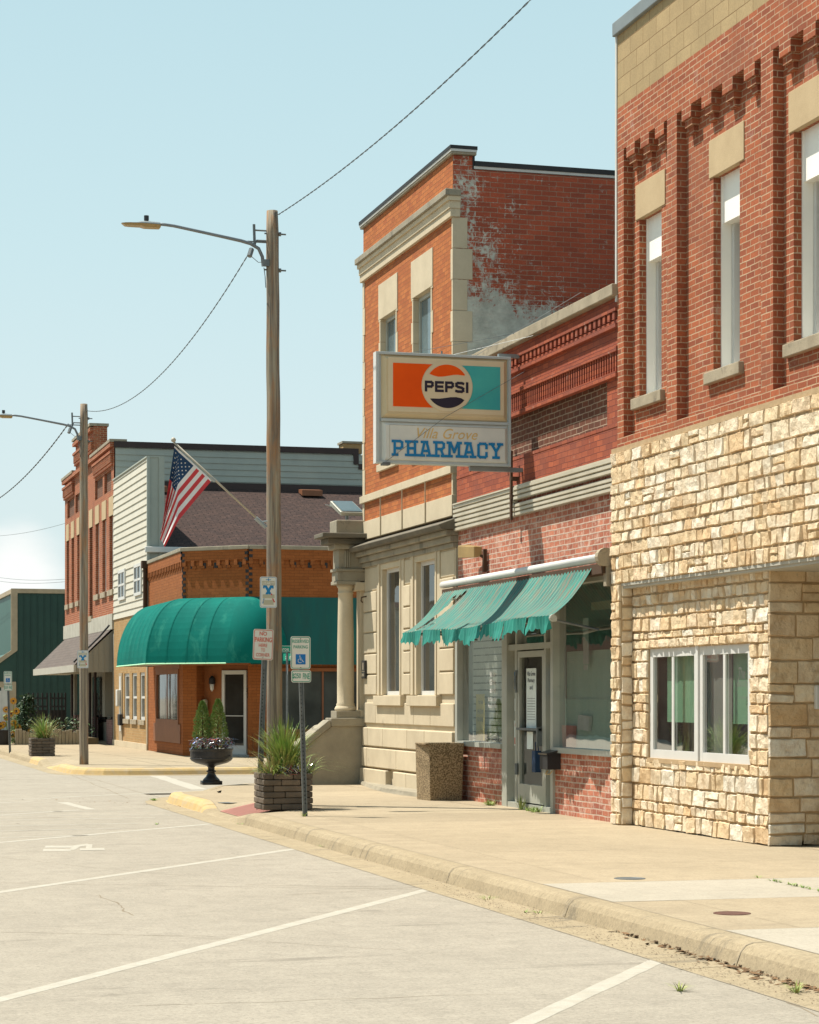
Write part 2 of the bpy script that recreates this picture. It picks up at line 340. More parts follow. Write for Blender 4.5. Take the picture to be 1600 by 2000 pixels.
mat('frame_alu',(.56,.56,.48),(.47,.48,.42),scale=2,rough=.5,metal=.2,stain=((.2,.18,.13),5,.66))
mat('black',(.018,.017,.018),(.03,.028,.028),scale=3,rough=.6)
mat('black_gloss',(.022,.022,.025),(.035,.033,.035),scale=8,rough=.38,bmp=.1,bs=20)
mat('dark_brown',(.05,.028,.024),(.04,.022,.02),scale=3,rough=.6)
mat('grey_siding',(.44,.47,.41),(.39,.42,.37),scale=1.5,rough=.7,stain=((.2,.21,.19),1.4,.66,(1,1,.4)))
mat('cream_siding',(.70,.66,.55),(.65,.61,.50),scale=1.5,rough=.7)
mat('beige_board',(.33,.31,.25),(.29,.27,.22),scale=2,rough=.8,stretch=(1,1,.2))
mat('rust_white',(.58,.55,.46),(.45,.42,.34),scale=3,rough=.7,stain=((.25,.11,.05),5,.60,(1,1,.5)))
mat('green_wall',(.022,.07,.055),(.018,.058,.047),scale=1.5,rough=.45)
mat('green_lit',(.05,.14,.115),rough=.5)  # lighter copy of green_wall: sunlight on the street front put into the colour
mat('trim_tan',(.50,.40,.27),rough=.7)
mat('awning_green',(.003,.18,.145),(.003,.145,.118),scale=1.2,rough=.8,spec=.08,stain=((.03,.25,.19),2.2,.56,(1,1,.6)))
mat('awning_dark',(.004,.13,.115),(.012,.10,.09),scale=2,rough=.8,stain=((.02,.16,.10),3,.55,(2,2,.3)),stretch=(2,2,.3))  # darker awning green: shade of the side-street face put into the colour, plus stains
mat('soffit',(.55,.52,.44),(.48,.45,.38),rough=.8)
mat('wood_brown',(.36,.125,.038),(.29,.10,.03),scale=3,rough=.75,stretch=(1,1,.15))
mat('trim_brown',(.30,.115,.05),rough=.6)
mat('pole_wood',(.43,.36,.26),(.19,.155,.12),scale=16,rough=.95,bmp=1,bs=30,stretch=(1.5,1.5,.05),lo=.40,hi=.60,stain=((.46,.21,.075),3.2,.50,(1,1,.22)))
mat('aggregate',(.50,.37,.21),(.16,.11,.06),scale=55,rough=.9,bmp=1,bs=95,lo=.42,hi=.58)
mat('sign_white',(.86,.84,.76),(.80,.78,.70),scale=3,rough=.45)
mat('sign_red',(.75,.09,.035),rough=.5); mat('sign_green',(.0,.34,.22),rough=.5); mat('sign_blue',(.0,.20,.60),rough=.5); mat('navy',(.02,.10,.2),rough=.5)
mat('sign_beige',(.62,.58,.42),rough=.6); mat('text_blue',(.0,.25,.56),(.0,.21,.48),rough=.5)
mat('gold',(.85,.58,.22),rough=.5); mat('cream_plastic',(.78,.64,.40),(.70,.56,.33),scale=2,rough=.35,stain=((.26,.18,.09),2,.66))
mat('cream_face',(.86,.73,.49),(.80,.67,.44),scale=2,rough=.35); mat('orange_face',(1.1,.13,.006),(.95,.10,.005),scale=1.2,rough=.5,spec=.15)
mat('teal_face',(.09,.56,.50),(.05,.40,.44),scale=1.,rough=.5,spec=.2); mat('ink',(.022,.02,.045),rough=.4)
mat('panel_grey',(.84,.84,.76),(.74,.75,.69),scale=3,rough=.4,stain=((.32,.29,.2),3,.66)); mat('panel_frame',(.58,.64,.63),(.50,.56,.56),scale=3,rough=.4)
mat('lamp_lens',(.50,.33,.13),rough=.3); mat('lamp_grey',(.42,.46,.46),rough=.4,metal=.3); mat('arm_metal',(.26,.28,.29),rough=.45,metal=.5)
mat('leaf',(.13,.24,.05),(.22,.30,.07),scale=9,rough=.7,island=.35); mat('blade',(.17,.34,.06),(.38,.40,.12),scale=6,rough=.6,island=.35)
mat('dry_blade',(.42,.34,.14),rough=.8,island=.3); mat('dark_leaf',(.035,.08,.025),(.09,.15,.06),scale=8,rough=.6,island=.4)
mat('petal',(.72,.33,.02),rough=.7,island=.2); mat('flower_eye',(.10,.035,.015),rough=.9); mat('bark',(.10,.07,.045),rough=1)
mat('tinsel_silver',(.6,.62,.66),rough=.25,metal=.8,island=.3); mat('tinsel_red',(.5,.05,.05),rough=.3,metal=.4); mat('tinsel_blue',(.04,.07,.25),rough=.3,metal=.4)
mat('timber',(.42,.35,.24),(.3,.25,.17),scale=6,rough=.95,stretch=(1,1,.2)); mat('leaf_litter',(.20,.115,.055),rough=1,island=.5)
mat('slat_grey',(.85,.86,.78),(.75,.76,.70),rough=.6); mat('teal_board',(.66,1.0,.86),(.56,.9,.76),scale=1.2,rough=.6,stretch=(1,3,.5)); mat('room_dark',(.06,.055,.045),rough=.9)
mat('blind_green',(.62,1.1,.72),(.54,1.0,.64),scale=3,rough=.8,stretch=(1,8,.3)); mat('screen_grey',(.75,.72,.64),rough=.8)
mat('poster_yellow',(1.1,.82,.18),rough=.6); mat('poster_white',(.95,1.05,1.02),rough=.6); mat('navy_bag',(.01,.045,.12),rough=.7); mat('redtub',(.85,.28,.22),rough=.6)
mat('flag_blue',(.015,.06,.15),rough=.8); mat('flag_red',(.72,.06,.07),rough=.8); mat('flag_white',(.95,.92,.90),rough=.8); mat('rod',(.55,.49,.38),rough=.5)
mat('dirt_brown',(.10,.055,.03),rough=1); mat('rust',(.16,.07,.045),(.11,.05,.035),scale=20,rough=.8,bmp=.4,bs=60); mat('litter',(.7,.7,.72),rough=.5)
glass('glass_dark',(.055,.055,.05),rough=.02); glass('glass_blue',(.17,.24,.26),rough=.08); glass('glass_grey',(.10,.11,.10),rough=.06)
glass('glass_shop',(.95,.98,.95),opaque=False,dirt=.16,rough=.02); glass('glass_clear',(.88,.93,.9),opaque=False,dirt=.1,rough=.02)
# ================================================================== GROUND
KD=5.5                                  # kerb face distance from the camera axis
b=B(); b.face([(-400,-200,-.02),(900,-200,-.02),(900,1500,-.02),(-400,1500,-.02)]); struct('ground',b,'asphalt')
b=B()
for i in range(10):
    for j in range(26):
        x0=-16+i*2.16; y0=-4+j*5
        b.face([(x0,y0,0),(x0+2.16,y0,0),(x0+2.16,y0+5,0),(x0,y0+5,0)])
b.face([(5.6,37,0),(60,37,0),(60,46.4,0),(5.6,46.4,0)])
o=struct('road',b,'asphalt')
def path_len(pts): return [0]+[sum((Vector(pts[i+1])-Vector(pts[i])).length for i in range(k+1)) for k in range(len(pts)-1)]
def offset(pts,d):       # offset to the right of travel
    r=[]
    for i,p in enumerate(pts):
        a=Vector(pts[max(i-1,0)]); c=Vector(pts[min(i+1,len(pts)-1)]); t=(c-a).normalized(); n=Vector((t.y,-t.x))
        r.append(Vector(p)+n*d)
    return r
def kerb_run(pts,hs,tag_,paint=None,gut=.37):
    prof=[(-gut,.001),(-.05,.008),(-.02,.03),(0.015,.62),(.05,.88),(.10,.98),(.20,1.0)]
    L_=[offset(pts,d) for d,_ in prof]; b=B()
    for k in range(len(pts)-1):
        for q in range(len(prof)-1):
            def z(i,j): f=prof[j][1]; return f*hs[i] if j>1 else (.0018 if j==0 else .010)
            b.face([(*L_[q][k],z(k,q)),(*L_[q][k+1],z(k+1,q)),(*L_[q+1][k+1],z(k+1,q+1)),(*L_[q+1][k],z(k,q+1))])
    o=struct('kerb',b,'kerb_mat',smooth=True)
    if paint:
        m=M['yellow_paint']; o.data.materials.append(m)
        for k in range(len(pts)-1):
            if paint(k):
                for q in range(1,len(prof)-1): o.data.polygons[k*(len(prof)-1)+q].material_index=1
    return o
def dense(pts,step=.25):
    r=[]
    for a,c in zip(pts,pts[1:]):
        a=Vector(a); c=Vector(c); n=max(1,int((c-a).length/step))
        for i in range(n): r.append(a+(c-a)*i/n)
    r.append(Vector(pts[-1])); return r
near=dense([(KD,1),(KD,33.2)])
c1=[Vector(p) for p in ((5.5,33.5),(5.58,34.2),(5.85,35.0),(6.2,35.7),(6.7,36.4),(7.3,37.1),(8.0,37.6),(8.8,37.85),(9.6,37.9))]
near+=c1+dense([(10,37.9),(40,37.9)],2)
def hnear(p):
    y=p.y
    if p.x<5.7:
        if 27.7<y<28.9: return .15-.125*(y-27.7)/1.2
        if 28.9<=y<=30.5: return .025
        if 30.5<y<31.1: return .025+.125*(y-30.5)/.6
        return .15
    if p.x<6.6 and y>34.5: return .06
    return .15
hs=[hnear(p) for p in near]
kerb_run([tuple(p) for p in near],hs,'near',paint=lambda k: 30.6<near[k].y<34.4 and near[k].x<5.8 or (6.6<near[k].x<7.0))
inn=offset([tuple(p) for p in near],.2); mid=offset([tuple(p) for p in near],.75)
# pavement slabs near side
b=B()
for k in range(len(near)-1):
    if near[k].x<9.2:
        b.face([(*inn[k],hs[k]-.001),(*inn[k+1],hs[k+1]-.001),(*mid[k+1],.149),(*mid[k],.149)])
b2=B()
bq=B(); bq.face([(5.715,15.004,.1507),(6.252,15.004,.1507),(6.252,16.596,.1507),(5.715,16.596,.1507)]); bq.face([(5.715,9,.1507),(6.252,9,.1507),(6.252,12.996,.1507),(5.715,12.996,.1507)]); struct('pavement_pale_edge',bq,'concrete_pale')
b2.face([(5.8,-2,.02),(60,-2,.02),(60,37.3,.02),(7.2,37.3,.02),(6.4,35.6,.02),(5.8,34,.02)]); struct('pavement_bed',b2,'bed')
m0=[p for p in mid if p.x<9.2]
xs=[KD+.75,7.55,9.6]; g=.004; ys=[0.5,2,3.6,5.2,6.8,8.4,10.0,11.6,13.4]
ysg=[1,2.6,4.2,5.8,7.4,9,11,13.0,15.0,16.6,18.4,20.1,21.8,23.5,25.2,26.9,28.6,30.3,32,33.6]
o=struct('pavement',b,'concrete')
b=B(); bp=B()
for j,(a,c) in enumerate(zip(ysg,ysg[1:])):
    pale=(a==15.0)
    for i,(x0,x1) in enumerate(((KD+.744,9.75),)):
        t=bp if (pale or 8<a<12) else b
        t.face([(x0+g,a+g,.15),(x1-g,a+g,.15),(x1-g,c-g,.15),(x0+g,c-g,.15)])
b.face([(6.3,33.6+g,.15),(9.75,33.6+g,.15),(9.75,37.1,.15),(8.2,36.95,.15),(7.5,36.5,.15),(6.9,35.7,.15),(6.5,34.6,.15)])
b.face([(9.75,9,.15),(13,9,.15),(13,20.2,.15),(9.75,20.2,.15)]); b.face([(9.75,36.3,.15),(40,36.3,.15),(40,37.2,.15),(9.75,37.2,.15)])
struct('pavement_slabs',b,'concrete',recalc=False); struct('pavement_pale_slabs',bp,'concrete_pale')
b=B(); zr=lambda x: .03+(x-5.7)/.55*.12
for k in range(13): q0,q1=28.95+k*.115,29.0+k*.115; b.face([(5.72,q0,zr(5.72)+.01),(6.22,q0,zr(6.22)+.01),(6.22,q1,zr(6.22)+.01),(5.72,q1,zr(5.72)+.01)])
b.face([(5.7,28.9,.032),(6.25,28.9,.153),(6.25,30.5,.153),(5.7,30.5,.032)]); struct('tactile_paving',b,'tactile')
b=B(); J0=offset([tuple(p) for p in near],.198); J1=offset([tuple(p) for p in near],.208); E0=offset([tuple(p) for p in near],-.375); E1=offset([tuple(p) for p in near],-.358)
for k in range(len(near)-1):
    if near[k].x<9.2:
        b.face([(*J0[k],hs[k]+.0012),(*J0[k+1],hs[k+1]+.0012),(*J1[k+1],hs[k+1]+.0012),(*J1[k],hs[k]+.0012)]); w0_=.5+.5*math.sin(near[k].y*5.1)*math.sin(near[k].y*1.7); w1_=.5+.5*math.sin(near[k+1].y*5.1)*math.sin(near[k+1].y*1.7); b.face([(*E0[k],.0026),(*E0[k+1],.0026),(*E0[k+1].lerp(E1[k+1],.1+.9*w1_),.0026),(*E0[k].lerp(E1[k],.1+.9*w0_),.0026)])
for y in (3,6.1,9.2,12.3,15.4,18.5,21.6,24.7,27.6,30.9,33):
    for (xa,za),(xb_,zb2) in zip(((5.08,.009),(5.45,.016),(5.482,.034),(5.515,.097),(5.55,.136),(5.6,.151)),((5.45,.016),(5.482,.034),(5.515,.097),(5.55,.136),(5.6,.151),(5.7,.154))): b.face([(xa,y,za),(xb_,y,zb2),(xb_,y+.012,zb2),(xa,y+.012,za)])
struct('kerb_joints',b,'seam',recalc=False)
# far side kerb and pavement
fk=[Vector((40,45.6))]+[Vector((x,45.55)) for x in (30,20,14,11,9,8,7.2)]+[Vector(p) for p in ((6.6,45.62),(6.1,45.8),(5.75,46.15),(5.55,46.7),(5.5,47.3))]+dense([(5.5,48),(5.5,130)],1)
fk=[p for p in fk]
def hf(p):
    if p.x<5.52:
        if 49.3<p.y<50.5: return .15-.12*(p.y-49.3)/1.2
        if 50.5<=p.y<=52: return .03
        if 52<p.y<53: return .03+.12*(p.y-52)
    return .15
fk2=[]; 
for p in fk: fk2.append(tuple(p))
# travel so that the pavement lies on the right hand side
kerb_run(fk2,[hf(p) for p in fk],'far',paint=lambda k: fk[k].y<50.2 and fk[k].x<22 or 52.5<fk[k].y<54.5)
P3=offset(fk2,.7); P2=offset(fk2,.19); b=B(); b.face([(*p,.148) for p in P3]+[(40,130,.148)])
for k in range(len(fk)-1): b.face([(*P2[k],hf(fk[k])-.001),(*P2[k+1],hf(fk[k+1])-.001),(*P3[k+1],.148),(*P3[k],.148)])
struct('far_pavement',b,'concrete')
b=B()
for y in (47.6,50.1,53,56,59,62,65,68): b.face([(5.75,y,.152),(9.3,y,.152),(9.3,y+.02,.152),(5.75,y+.02,.152)])
for x in (7.6,9.3,11.5,14): b.face([(x,45.8,.152),(x+.012,45.8,.152),(x+.012,53,.152),(x,53,.152)])
struct('pavement_joints',b,'joint')
# painted lines on the road (from the photograph)
b=B()
def line(p,q,wd=.1,z=.0012,n=14):
    a=G(*p,0); c=G(*q,0); a.z=c.z=z; d=(c-a); nn=Vector((-d.y,d.x,0)).normalized()*wd/2
    rr=random.Random(int(p[0]+q[1])); prev=None
    for i in range(n+1):
        t=i/n; j=.9+.2*rr.random(); m_=a+d*t; cur=(m_+nn*j,m_-nn*j)
        if prev: b.face([prev[0],prev[1],cur[1],cur[0]])
        prev=cur
line((-220,2009),(850,1734),.11); line((-160,1766),(590,1656),.11); line((-60,1651),(415,1609),.11); line((990,2014),(1300,1869),.12)
line((0,1592),(155,1582),.1); line((0,1568),(60,1566),.1); line((122,1567),(178,1581),.16); line((100,1558),(400,1544),.11); line((300,1513),(390,1542),.3); line((0,1561),(100,1560),.1)
for y in (1584,1592,1601,1612,1622,1635): line((0,y+1),(360-(y-1584)*3.3,y-4 if y>1600 else y),.07)
struct('road_markings',b,'line_paint',recalc=False)
b=B()   # cracks and tar seams
rr=random.Random(3)
def crack(p,q,wd=.012,n=16,amp=.06):
    a=G(*p,0); c=G(*q,0); a.z=c.z=.0009; d=c-a; nn=Vector((-d.y,d.x,0)).normalized(); prev=None; off=0
    for i in range(n+1):
        off+=rr.uniform(-amp,amp)*.5; m_=a+d*i/n+nn*off; h=nn*wd*rr.uniform(.3,1)/2; cur=(m_+h,m_-h)
        if prev: b.face([prev[0],prev[1],cur[1],cur[0]])
        prev=cur
for p,q,wd in (((0,1724),(800,1738),.012),((480,1728),(900,1737),.015),((200,1748),(262,1788),.02),((140,1515),(250,1560),.03),((160,1515),(420,1590),.03),((380,1585),(860,1740),.03),((0,1822),(420,1830),.01),((300,1826),(800,1852),.008),((250,1965),(1000,1940),.008),((1340,1870),(1600,1985),.02),((1100,1800),(1420,1850),.014),((700,1565),(1000,1570),.012),((0,1675),(360,1710),.008),((560,1748),(900,1730),.01)): crack(p,q,wd)
struct('road_cracks',b,'joint',recalc=False)
b=B()   # accessible parking symbol, worn, lying on the road
A0=G(85,1663,0); U=(G(205,1660,0)-A0); V=(G(120,1655,0)-G(125,1668,0))
zz_=[.0010]
def PP(u,v): q=A0+U*u+V*v; return (q.x,q.y,zz_[0])
for (u0,v0,u1,v1) in ((0,.2,.45,.1),(.05,.7,.5,.6),(.45,.1,.6,.7),(.5,.6,.8,.9),(.75,.2,.8,.9),(.6,.15,1,.1)):
    zz_[0]+=.0003; d=Vector((u1-u0,v1-v0)).normalized(); n_=Vector((-d.y*.05,d.x*.16)); b.face([PP(u0+n_.x,v0+n_.y),PP(u0-n_.x,v0-n_.y),PP(u1-n_.x,v1-n_.y),PP(u1+n_.x,v1+n_.y)])
struct('parking_symbol',b,'line_paint')
# ================================================================== HELPERS FOR BUILDINGS
def win(parent,fr,u0,u1,v0,v1,fm,gm,fw=.06,mull=(),rails=(),w=-.06,gw=-.09,sill=None,lintel=None,fd=.05):
    b=B(); b.box(fr,u0,u0+fw,v0,v1,w-fd,w); b.box(fr,u1-fw,u1,v0,v1,w-fd,w); b.box(fr,u0+fw,u1-fw,v0,v0+fw,w-fd,w-.001); b.box(fr,u0+fw,u1-fw,v1-fw,v1,w-fd,w-.001)
    for x in mull: b.box(fr,x-fw*.3,x+fw*.3,v0+fw,v1-fw,w-min(fd,.02),w-.003)
    for z in rails: b.box(fr,u0+fw,u1-fw,z-fw*.35,z+fw*.35,w-fd,w-.006)
    o=link('window',b,fm,parent)
    p=B(); p.face([fr(u0,v0,gw),fr(u1,v0,gw),fr(u1,v1,gw),fr(u0,v1,gw)]); link('pane',p,gm,o)
    if sill: s_=B(); s_.box(fr,sill[0],sill[1],sill[2],sill[3],-.05,sill[4]); link('sill',s_,sill[5],o,bev=.008)
    if lintel: s_=B(); s_.box(fr,lintel[0],lintel[1],lintel[2],lintel[3],-.05,lintel[4]); link('lintel',s_,lintel[5],o,bev=.006)
    return o
def shell(b,x0,x1,y0,y1,z0,z1,front=False):   # side walls, back wall
    b.face([(x0,y0,z0),(x1,y0,z0),(x1,y0,z1),(x0,y0,z1)]); b.face([(x0,y1,z0),(x1,y1,z0),(x1,y1,z1),(x0,y1,z1)]); b.face([(x1,y0,z0),(x1,y1,z0),(x1,y1,z1),(x1,y0,z1)])
def roofp(parent,x0,x1,y0,y1,z,m='black'):
    b=B(); b.cube(x0,x1,y0,y1,z-.1,z); return link('roof',b,m,parent)
def stones(b,fr,u0,u1,v0,v1,holes=(),rows=(.11,.14,.18,.21,.13,.16),lens=(.12,.38),seed=1,raise_=.026,g=.0075,flat=False):
    rr=random.Random(seed); ed=sorted({v0,v1,*[h[2] for h in holes],*[h[3] for h in holes]}); ed=[e for e in ed if v0<=e<=v1]
    for a,c in zip(ed,ed[1:]):
        hh=[]; 
        while sum(hh)<c-a: hh.append(rr.choice(rows))
        s_=(c-a)/sum(hh); z=a
        for h in hh:
            h*=s_; segs=[(u0,u1)]
            for H in holes:
                if H[2]<z+h/2<H[3]:
                    ns=[]
                    for p,q in segs:
                        if H[0]>p: ns.append((p,min(q,H[0])))
                        if H[1]<q: ns.append((max(p,H[1]),q))
                    segs=[x for x in ns if x[1]-x[0]>.03]
            for p,q in segs:
                u=p
                while u<q-.001:
                    l=rr.uniform(*lens)*(.75+h*2) ; 
                    if q-u-l<.09: l=q-u
                    sub=[(z,z+h)] if rr.random()>.08 or h<.15 else [(z,z+h*.5),(z+h*.5,z+h)]
                    for z0,z1 in sub: stone1(b,fr,u+g,u+l-g,z0+g,z1-g,rr,raise_,flat)
                    u+=l
            z+=h
def stone1(b,fr,u0,u1,v0,v1,rr,ra,flat):
    W=u1-u0; H=v1-v0; e=.009
    def marks(L_,n): return [0,e]+[e+(L_-2*e)*i/n for i in range(1,n)]+[L_-e,L_]
    US=marks(W,max(2,int(W/.045))); VS=marks(H,max(2,int(H/.045))); s_=rr.uniform(0,99)
    tilt=rr.uniform(-.6,.6); tv=rr.uniform(-.5,.5); base=ra*rr.uniform(.45,1.15); amp=(.016 if flat else .030)*ra/.035
    ju=[rr.uniform(-.007,.007) for _ in range(4)]; i0=len(b.v); n=len(VS)
    for a,us in enumerate(US):
        for c,vs in enumerate(VS):
            s=us/W; t=vs/H; rim=a in(0,len(US)-1) or c in(0,n-1)
            u=u0+us+ju[0]*(1-t)+ju[1]*t+noise.noise(Vector((s_,vs*14,us*3)))*.006; v=v0+vs+ju[2]*(1-s)+ju[3]*s+noise.noise(Vector((us*14,s_,vs*3)))*.006
            k=noise.noise(Vector((us*11+s_,vs*11,s_)))*.7+abs(noise.noise(Vector((us*24,vs*24,s_+7))))*.5
            w=-.008 if rim else max(.004,base*(.8+tilt*(s-.5)+tv*(t-.5))+k*amp)
            b.v.append(fr(u,v,w))
    for a in range(len(US)-1):
        for c in range(n-1):
            q=i0+a*n+c; b.f.append((q,q+1,q+n+1,q+n))
# ================================================================== 1 RED BRICK BUILDING WITH STONE SHOPFRONT (right)
T=thing('brick_building','two-storey red brick building with cream stone shopfront at the right edge','building',(9.3,20,0))
YE=24.2; DU=9.38; DP=9.27; f=fx(DU); YN=13.
def wn(pa,pb): return yF(pb,DU),yF(pa,DU)
W3=[(21.64-.68,21.64),(23.78-.68,23.78),(19.68-.74,19.68),(17.2,17.9)]
holes=[(a,c,5.11,7.19) for a,c in W3]
b=B(); b.wall(f,YN,YE,4.5,8.05,holes,.10)
# pilasters between the bays
pil=[(24.0,YE),(yF(1322,DP),yF(1303,DP)),(yF(1510,DP),yF(1486,DP)),(yF(1510,DP)-2.46,yF(1486,DP)-2.46)]
for a,c in pil: b.box(f,a,c,4.68,8.05,-.02,.11)
b.box(f,YN,YE,4.40,4.68,-.02,.112); b.wall(fx(DP-.002),YN,YE,8.05,8.56)
b.face([f(YN,8.05,.112),f(YE,8.05,.112),f(YE,8.05,0),f(YN,8.05,0)])
# corbel table under the band: stepped brackets
bays=[(c,a) for (a,_),(_,c) in zip([p for p in pil],[p for p in pil[1:]])]+[(YN,pil[-1][0])]
for lo,hi in bays:
    n=max(2,round((hi-lo)/.52)); st=(hi-lo)/n
    for k in range(n):
        c0=lo+st*(k+.5); 
        b.box(f,c0-.13,c0+.13,7.92,8.05,-.01,.112)
        b.box(f,c0-.10,c0+.10,7.84,7.919,-.01,.085)
        b.box(f,c0-.065,c0+.065,7.76,7.839,-.01,.05)
b.face([(9.38,YE,4.5),(20,YE,4.5),(20,YE,8.56),(9.38,YE,8.56)]); b.box(sy(YE+.001),9.27,9.39,4.4,8.56,-.0,.001)
link('brick_wall',b,'brick_red',T)
b=B(); b.wall(fx(DP),YN,YE,8.56,9.42); b.face([(DP,YE,8.56),(20,YE,8.56),(20,YE,9.42),(DP,YE,9.42)]); link('parapet',b,'block_tan',T)
b=B(); b.cube(DP-.05,DP+.35,YN,YE+.05,9.42,9.58); link('coping',b,'grey_metal',T,bev=.01)
b=B(); b.box(fx(DP),YE+.002,YE+.05,6.3,9.42,-.06,.012); link('corner_trim',b,'white_trim',T)
for a,c in W3:
    b=B(); z0,z1=5.11,7.19
    # white lining boards deep in the opening, then a narrow sash
    b.face([f(a,z0,-.10),f(a,z1,-.10),f(a,z1,-.3),f(a,z0,-.3)]); b.box(f,c-.02,c,z0,z1,-.30,-.085); b.box(f,a,c-.02,z1-.5,z1,-.3,-.10); b.box(f,a,c-.02,z0,z0+.03,-.30,-.09)
    o=link('window',b,'white_board',T)
    b=B(); b.face([f(a,z0,-.29),f(c,z0,-.29),f(c,z1,-.29),f(a,z1,-.29)]); link('pane',b,'glass_grey',o)
    b=B(); b.box(f,c-.09,c-.03,z0,z1-.5,-.28,-.2); b.box(f,a,a+.30,z0,z1-.5,-.285,-.24); link('sash',b,'white_paint',o)
    b=B(); b.box(f,a-.12,c+.10,z1-.005,z1+.40,-.05,.012); link('lintel',b,'lintel_tan',o,bev=.006)
    b=B(); b.box(f,a-.10,c+.14,z0-.13,z0,-.1,.06); link('sill',b,'sill_stone',o,bev=.01)
# stone shopfront
DF=9.19; fs=fx(DF); ws=20.13; DW=9.34; fw_=fx(DW)
b=B(); stones(b,fs,YN,YE-.02,3.29,4.50,seed=3); stones(b,fs,YN,YE-.02,2.96,3.29,rows=(.33,),lens=(.10,.24),seed=5)
stones(b,fs,23.88,YE-.02,.15,2.96,seed=8,lens=(.08,.16)); stones(b,sy(23.87),DF,DW,.15,2.96,seed=9,lens=(.2,.3),raise_=.015)
wh=(20.62,23.40,.95,2.19)
stones(b,fw_,ws,23.86,.15,2.55,holes=[wh],seed=11,lens=(.1,.34)); stones(b,fw_,ws,23.86,2.55,2.95,rows=(.2,),lens=(.1,.2),seed=12)
stones(b,sy(ws-.005),DW-.03,13,.15,2.95,rows=(.12,.16,.2,.24,.11),lens=(.18,.42),seed=14,raise_=.018)
link('stone_facing',b,'stone',T,smooth=False,recalc=False)
b=B(); b.wall(fx(DF+.004),YN,YE-.02,2.96,4.49); b.cube(DF-.005,DF+.2,YN,YE-.02,4.49,4.55); b.wall(fx(DF+.004),23.88,YE-.02,.1,2.96); b.wall(sy(23.874),DF,DW+.1,.1,2.96)
b.face([(DF,YE-.02,.1),(DF+.3,YE-.02,.1),(DF+.3,YE-.02,4.5),(DF,YE-.02,4.5)])
b.wall(fx(DW+.004),ws,23.9,.1,2.96,[wh],.12); b.wall(sy(ws),DW,13,.1,2.96); link('mortar_bed',b,'stone_mortar',T)
b=B(); b.cube(DF+.02,14,YN,23.87,2.90,2.955); b.cube(DF,DF+.02,YN,23.87,2.93,2.96); link('soffit',b,'soffit',T)
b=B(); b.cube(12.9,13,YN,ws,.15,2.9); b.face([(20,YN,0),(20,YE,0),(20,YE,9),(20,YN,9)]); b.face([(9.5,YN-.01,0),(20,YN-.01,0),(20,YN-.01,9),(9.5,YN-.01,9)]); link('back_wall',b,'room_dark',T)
roofp(T,9.4,20,YN,YE,9.3)
# shopfront window of two sliders
u0,u1,v0,v1=wh; md=22.0
for (a,c) in ((md+.02,u1),(u0,md-.02)):
    o=win(T,fw_,a,c,v0,v1,'white_paint','glass_clear',fw=.095,mull=((a+c)/2+.02,),w=-.02,gw=-.045,fd=.03)
b=B(); b.box(fw_,md-.03,md+.03,v0-.03,v1+.03,-.08,.0); link('mullion',b,'white_paint',T)
b=B(); b.box(fw_,u0,u1,v0-.05,v0-.001,-.1,.02); link('sill',b,'stone_mortar',T)
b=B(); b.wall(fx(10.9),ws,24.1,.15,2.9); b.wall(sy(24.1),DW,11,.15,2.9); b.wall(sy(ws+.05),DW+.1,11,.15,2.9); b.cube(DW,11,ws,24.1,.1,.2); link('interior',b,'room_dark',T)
b=B(); b.wall(fx(9.47),22.1,23.15,1.36,2.3); link('roller_blind',b,'blind_green',T)
b=B(); b.wall(fx(9.47),20.6,21.33,1.36,2.3); link('roller_blind',b,'blind_green',T)
b=B(); b.wall(fx(9.46),21.33,21.97,.95,2.19); link('insect_screen',b,'screen_grey',T)
b=B(); rr=random.Random(5)
for k in range(40):
    x=9.55; y=22.75+rr.uniform(-.1,.3); h=rr.uniform(.15,.4); q=Vector((x,y,.97)); d=Vector((rr.uniform(-.05,.1),rr.uniform(-.3,.3),h)); b.face([q,q+Vector((0,.025,0)),q+d+Vector((0,.004,0))])
tag(link('potted_plant',b,'blade'),'green leafy plant behind the lower left pane of the white sliding window','plant')
b=B(); textb(b,'The',fw_,21.02,20.86,1.83,1.95,-.055,.002,0,.3); textb(b,'Beauty',fw_,21.06,20.78,1.72,1.84,-.055,.002,0,.3); textb(b,'PHOTOGRAPHY',fw_,21.02,20.80,1.62,1.65,-.055,.002)
tag(link('window_lettering',b,'white_paint',None),'small white script lettering on the right pane of the white sliding window','lettering')
b=B(); b.box(sy(ws-.03),9.80,9.95,1.52,1.76,0,.06); o=tag(link('mail_box',b,'white_paint',bev=.01),'small white box fixed to the stone side wall at the right edge','mailbox')
# ================================================================== 2 PHARMACY
PD=9.3; P=fx(PD); A_,Z_=24.2,30.85
T=thing('shop_building','one-storey red painted brick shop with corrugated metal band and brick stall risers','building',(9.3,27.5,0)); PH=T
b=B(); b.wall(P,A_,Z_,5.74,6.37); b.wall(P,A_,24.62,4.862,5.43); b.wall(P,30.52,Z_,4.862,5.43); b.wall(P,A_,Z_,4.46,4.86)
b.box(P,A_,Z_,5.72,5.78,-.03,.05); b.box(P,A_,Z_,5.42,5.48,-.03,.055); b.box(P,A_,Z_,6.00,6.05,-.03,.06); b.box(P,A_,Z_,6.05,6.09,-.03,.03); b.box(P,A_,Z_,4.84,4.88,-.09,.006)
b.wall(P,A_,Z_,5.48,5.72,(),0,-.05)
y=A_+.05
while y<Z_-.05: b.box(P,y,y+.035,5.48,5.72,-.06,.03); y+=.085
y=A_+.05
while y<Z_-.1: b.box(P,y,y+.075,6.10,6.19,-.02,.05); y+=.16
b.box(P,A_,Z_,6.195,6.23,-.02,.06)
